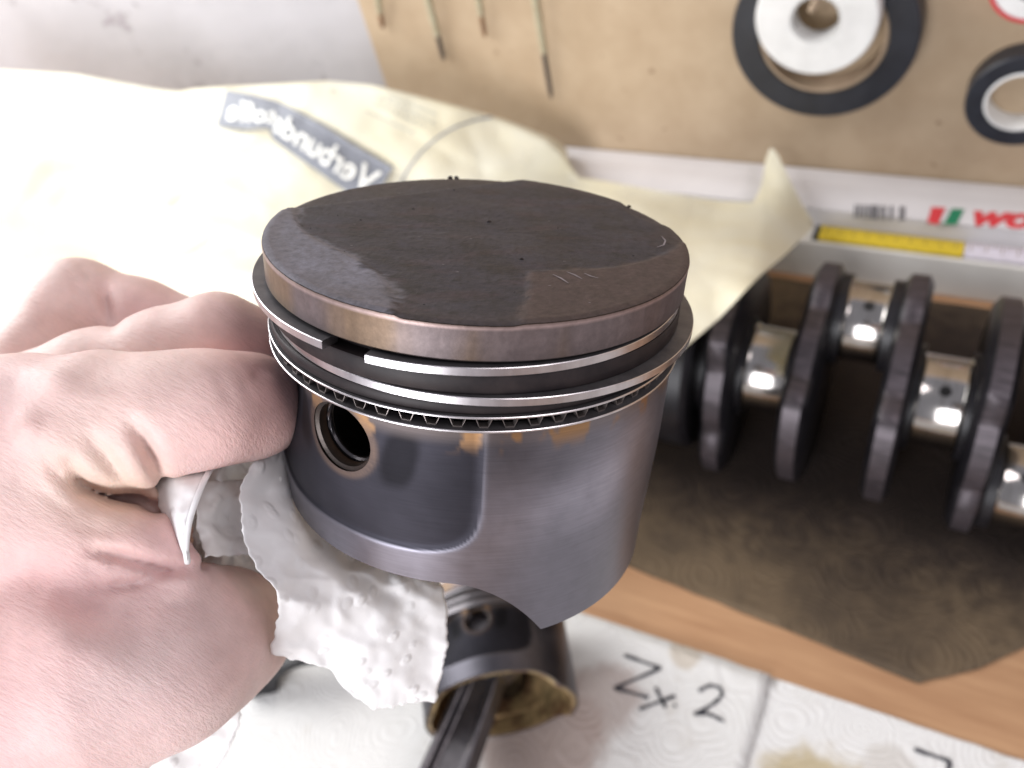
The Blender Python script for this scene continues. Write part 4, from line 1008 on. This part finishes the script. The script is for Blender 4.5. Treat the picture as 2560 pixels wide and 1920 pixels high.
def tps(r2): return np.where(r2 > 1e-12, 0.5 * r2 * np.log(np.maximum(r2, 1e-12)), 0)
D2 = ((cx[:, None] - cx[None]) ** 2).sum(2); nC = len(cx); Pm = np.column_stack([np.ones(nC), cx])
A_ = np.zeros((nC + 3, nC + 3)); A_[:nC, :nC] = tps(D2) + 1e-4 * np.eye(nC); A_[:nC, nC:] = Pm; A_[nC:, :nC] = Pm.T
wts = np.linalg.solve(A_, np.concatenate([cv, np.zeros(3)]))
def film_y(px, py):
    q = np.array([px / 1000, py / 1000]); r2 = ((cx - q) ** 2).sum(1); return float(tps(r2) @ wts[:nC] + wts[nC] + wts[nC + 1:] @ q)
def film(px, py, lift=0.0):
    y = film_y(px, py)
    w = noise.noise(Vector((px * 0.006, py * 0.009, 3.0))); w2 = abs(noise.noise(Vector((px * 0.012 + py * 0.006, py * 0.011 - px * 0.003, 7.0)))); w3 = abs(noise.noise(Vector((px * 0.004 - py * 0.007, py * 0.004, 17.0))))
    y += 0.004 * w - 0.0022 * w2 - 0.007 * w3
    p = ony(px, py, y - lift)
    return p if p[2] > 0.004 + lift else onz(px, py, 0.004 + lift)
topx = [-200, 0, 180, 300, 400, 440, 490, 545, 700, 822, 920, 1000, 1090, 1160, 1240, 1300, 1360, 1400, 1425, 1445, 1500, 1600, 1700, 1800, 1880, 1903, 1915, 1927, 1945, 1965, 2000, 2032]
topy = [165, 175, 185, 208, 226, 230, 222, 218, 210, 203, 212, 232, 256, 275, 300, 325, 352, 385, 420, 446, 455, 474, 492, 508, 512, 470, 400, 368, 395, 438, 510, 560]
botx = [-200, 600, 1000, 1500, 1640, 1700, 1800, 1850, 1900, 1960, 2032]
boty = [1060, 1060, 1010, 980, 930, 880, 795, 742, 690, 640, 570]
NX, NY, NB = 230, 80, 8
V = []
for i in range(NX):
    px = -200 + 2232 * (i / (NX - 1)); t0, t1 = np.interp(px, topx, topy), np.interp(px, botx, boty)
    crest = film(px, t0); mound = float(smooth(1430, 1330, px))
    for j in range(NB):                                    # far side of the mound, falling away behind the crest
        u = (NB - j) / NB
        V.append(crest + np.array([0, 0.045 * mound * u + 0.002 * u, -(crest[2] - 0.052) * mound * u ** 1.6]))
    for j in range(NY):
        V.append(film(px, t0 + (t1 - t0) * (j / (NY - 1))))
sack = thing('plastic_sack', 'translucent pale yellow recycling sack with mirrored grey Verbundstoffe print heaped against the wall', 'sack', (-0.4, 0.45, 0.0))
m_sack = sack_material()
o = mesh_obj('film', V, grid_faces(NX, NY + NB), m_sack, None, True, 0); md = o.modifiers.new('thickness', 'SOLIDIFY'); md.thickness = 0.0003
bpy.context.view_layer.update(); child_world(o, sack)
m_band = flat('grey_print_on_film', (0.20, 0.21, 0.235), 0.5); m_letter = flat('film_lettering', (0.84, 0.84, 0.78), 0.5)
S3 = [0, .2, .42, .62, .68, .84, 1]
TT = [(1780, 880), (1440, 680), (1100, 470), (800, 310), (700, 265), (470, 205), (240, 160)]
BB = [(1560, 1240), (1230, 1020), (950, 820), (665, 622), (640, 520), (400, 530), (150, 500)]
def band_px(s, t):
    a = [np.interp(s, S3, [p[k] for p in TT]) for k in (0, 1)]; b = [np.interp(s, S3, [p[k] for p in BB]) for k in (0, 1)]
    return (500 + (b[0] + (a[0] - b[0]) * t) * 0.27125, 180 + (b[1] + (a[1] - b[1]) * t) * 0.27125)
nu, nv = 60, 12
V = [film(*band_px(i / (nu - 1), j / (nv - 1)), 0.0035) for i in range(nu) for j in range(nv)]
child_world(mesh_obj('printed_band', V, grid_faces(nu, nv), m_band, None, True, 0), sack)
def band_text(s, s0, s1, t0, t1, lift, name, mat, fn):
    v, f = text_mesh(s, 1.0, 0, 0.012)
    bm = bmesh.new(); vs = [bm.verts.new(p) for p in v]
    for q in f:
        try: bm.faces.new([vs[k] for k in q])
        except ValueError: pass
    for _ in range(2):
        long_ = [e for e in bm.edges if e.calc_length() > 0.12]
        if long_: bmesh.ops.subdivide_edges(bm, edges=long_, cuts=1)
    bmesh.ops.triangulate(bm, faces=bm.faces[:])
    bm.verts.index_update(); x0, x1 = min(p.co.x for p in bm.verts), max(p.co.x for p in bm.verts)
    W = [film(*fn(s0 + (s1 - s0) * (p.co.x - x0) / (x1 - x0), t0 + (t1 - t0) * p.co.y / 0.73), lift) for p in bm.verts]
    F = [[p.index for p in q.verts] for q in bm.faces]; bm.free()
    child_world(mesh_obj(name, W, F, mat, None, False), sack)
band_text('Verbundstoffe', 0.03, 0.955, 0.22, 0.80, 0.0050, 'printed_lettering', m_letter, band_px)
m_faint = flat('faint_print_on_film', (0.50, 0.50, 0.42), 0.5)
def film_lines(name, lines, w, mat):
    V = []; F = []
    for pts in lines:
        o_ = len(V); n = 8 * (len(pts) - 1)
        P = [crom(np.array(pts, float), k / n) for k in range(n + 1)]
        for k, p in enumerate(P):
            d = P[min(k + 1, n)] - P[max(k - 1, 0)]; d /= np.linalg.norm(d) + 1e-9
            for s_ in (1, -1): V.append(film(p[0] - d[1] * w * s_, p[1] + d[0] * w * s_, 0.0012))
        for k in range(n): F.append((o_ + 2 * k, o_ + 2 * k + 1, o_ + 2 * k + 3, o_ + 2 * k + 2))
    child_world(mesh_obj(name, V, F, mat, None, False), sack)
film_lines('printed_circle', [[(1000, 470), (1010, 440), (1040, 395), (1080, 355), (1130, 322), (1190, 300), (1230, 293)]], 2.6, m_band)
z3 = lambda x, y: (500 + x * 0.27125, 180 + y * 0.27125)
rows = []
rl = random.Random(11)
for (xa, ya, xb, yb) in ((1530, 360, 1980, 570), (1620, 290, 2070, 500), (1640, 230, 2160, 470), (1720, 215, 2190, 400)):
    s = 0.0
    while s < 0.97:
        l = rl.uniform(0.05, 0.13); e = min(1, s + l)
        rows.append([z3(xa + (xb - xa) * s, ya + (yb - ya) * s), z3(xa + (xb - xa) * e, ya + (yb - ya) * e)]); s = e + 0.035
tag(None or film_lines('small_print', rows, 2.6, m_faint) or [c for c in sack.children][-1], kind='stuff')
for ln in ([z3(1195, 165), z3(1225, 180), z3(1245, 160)], [(520, 590), (480, 620), (440, 632)], [(415, 520), (440, 490), (470, 470)]): film_lines('printed_mark', [ln], 2.2, m_faint)
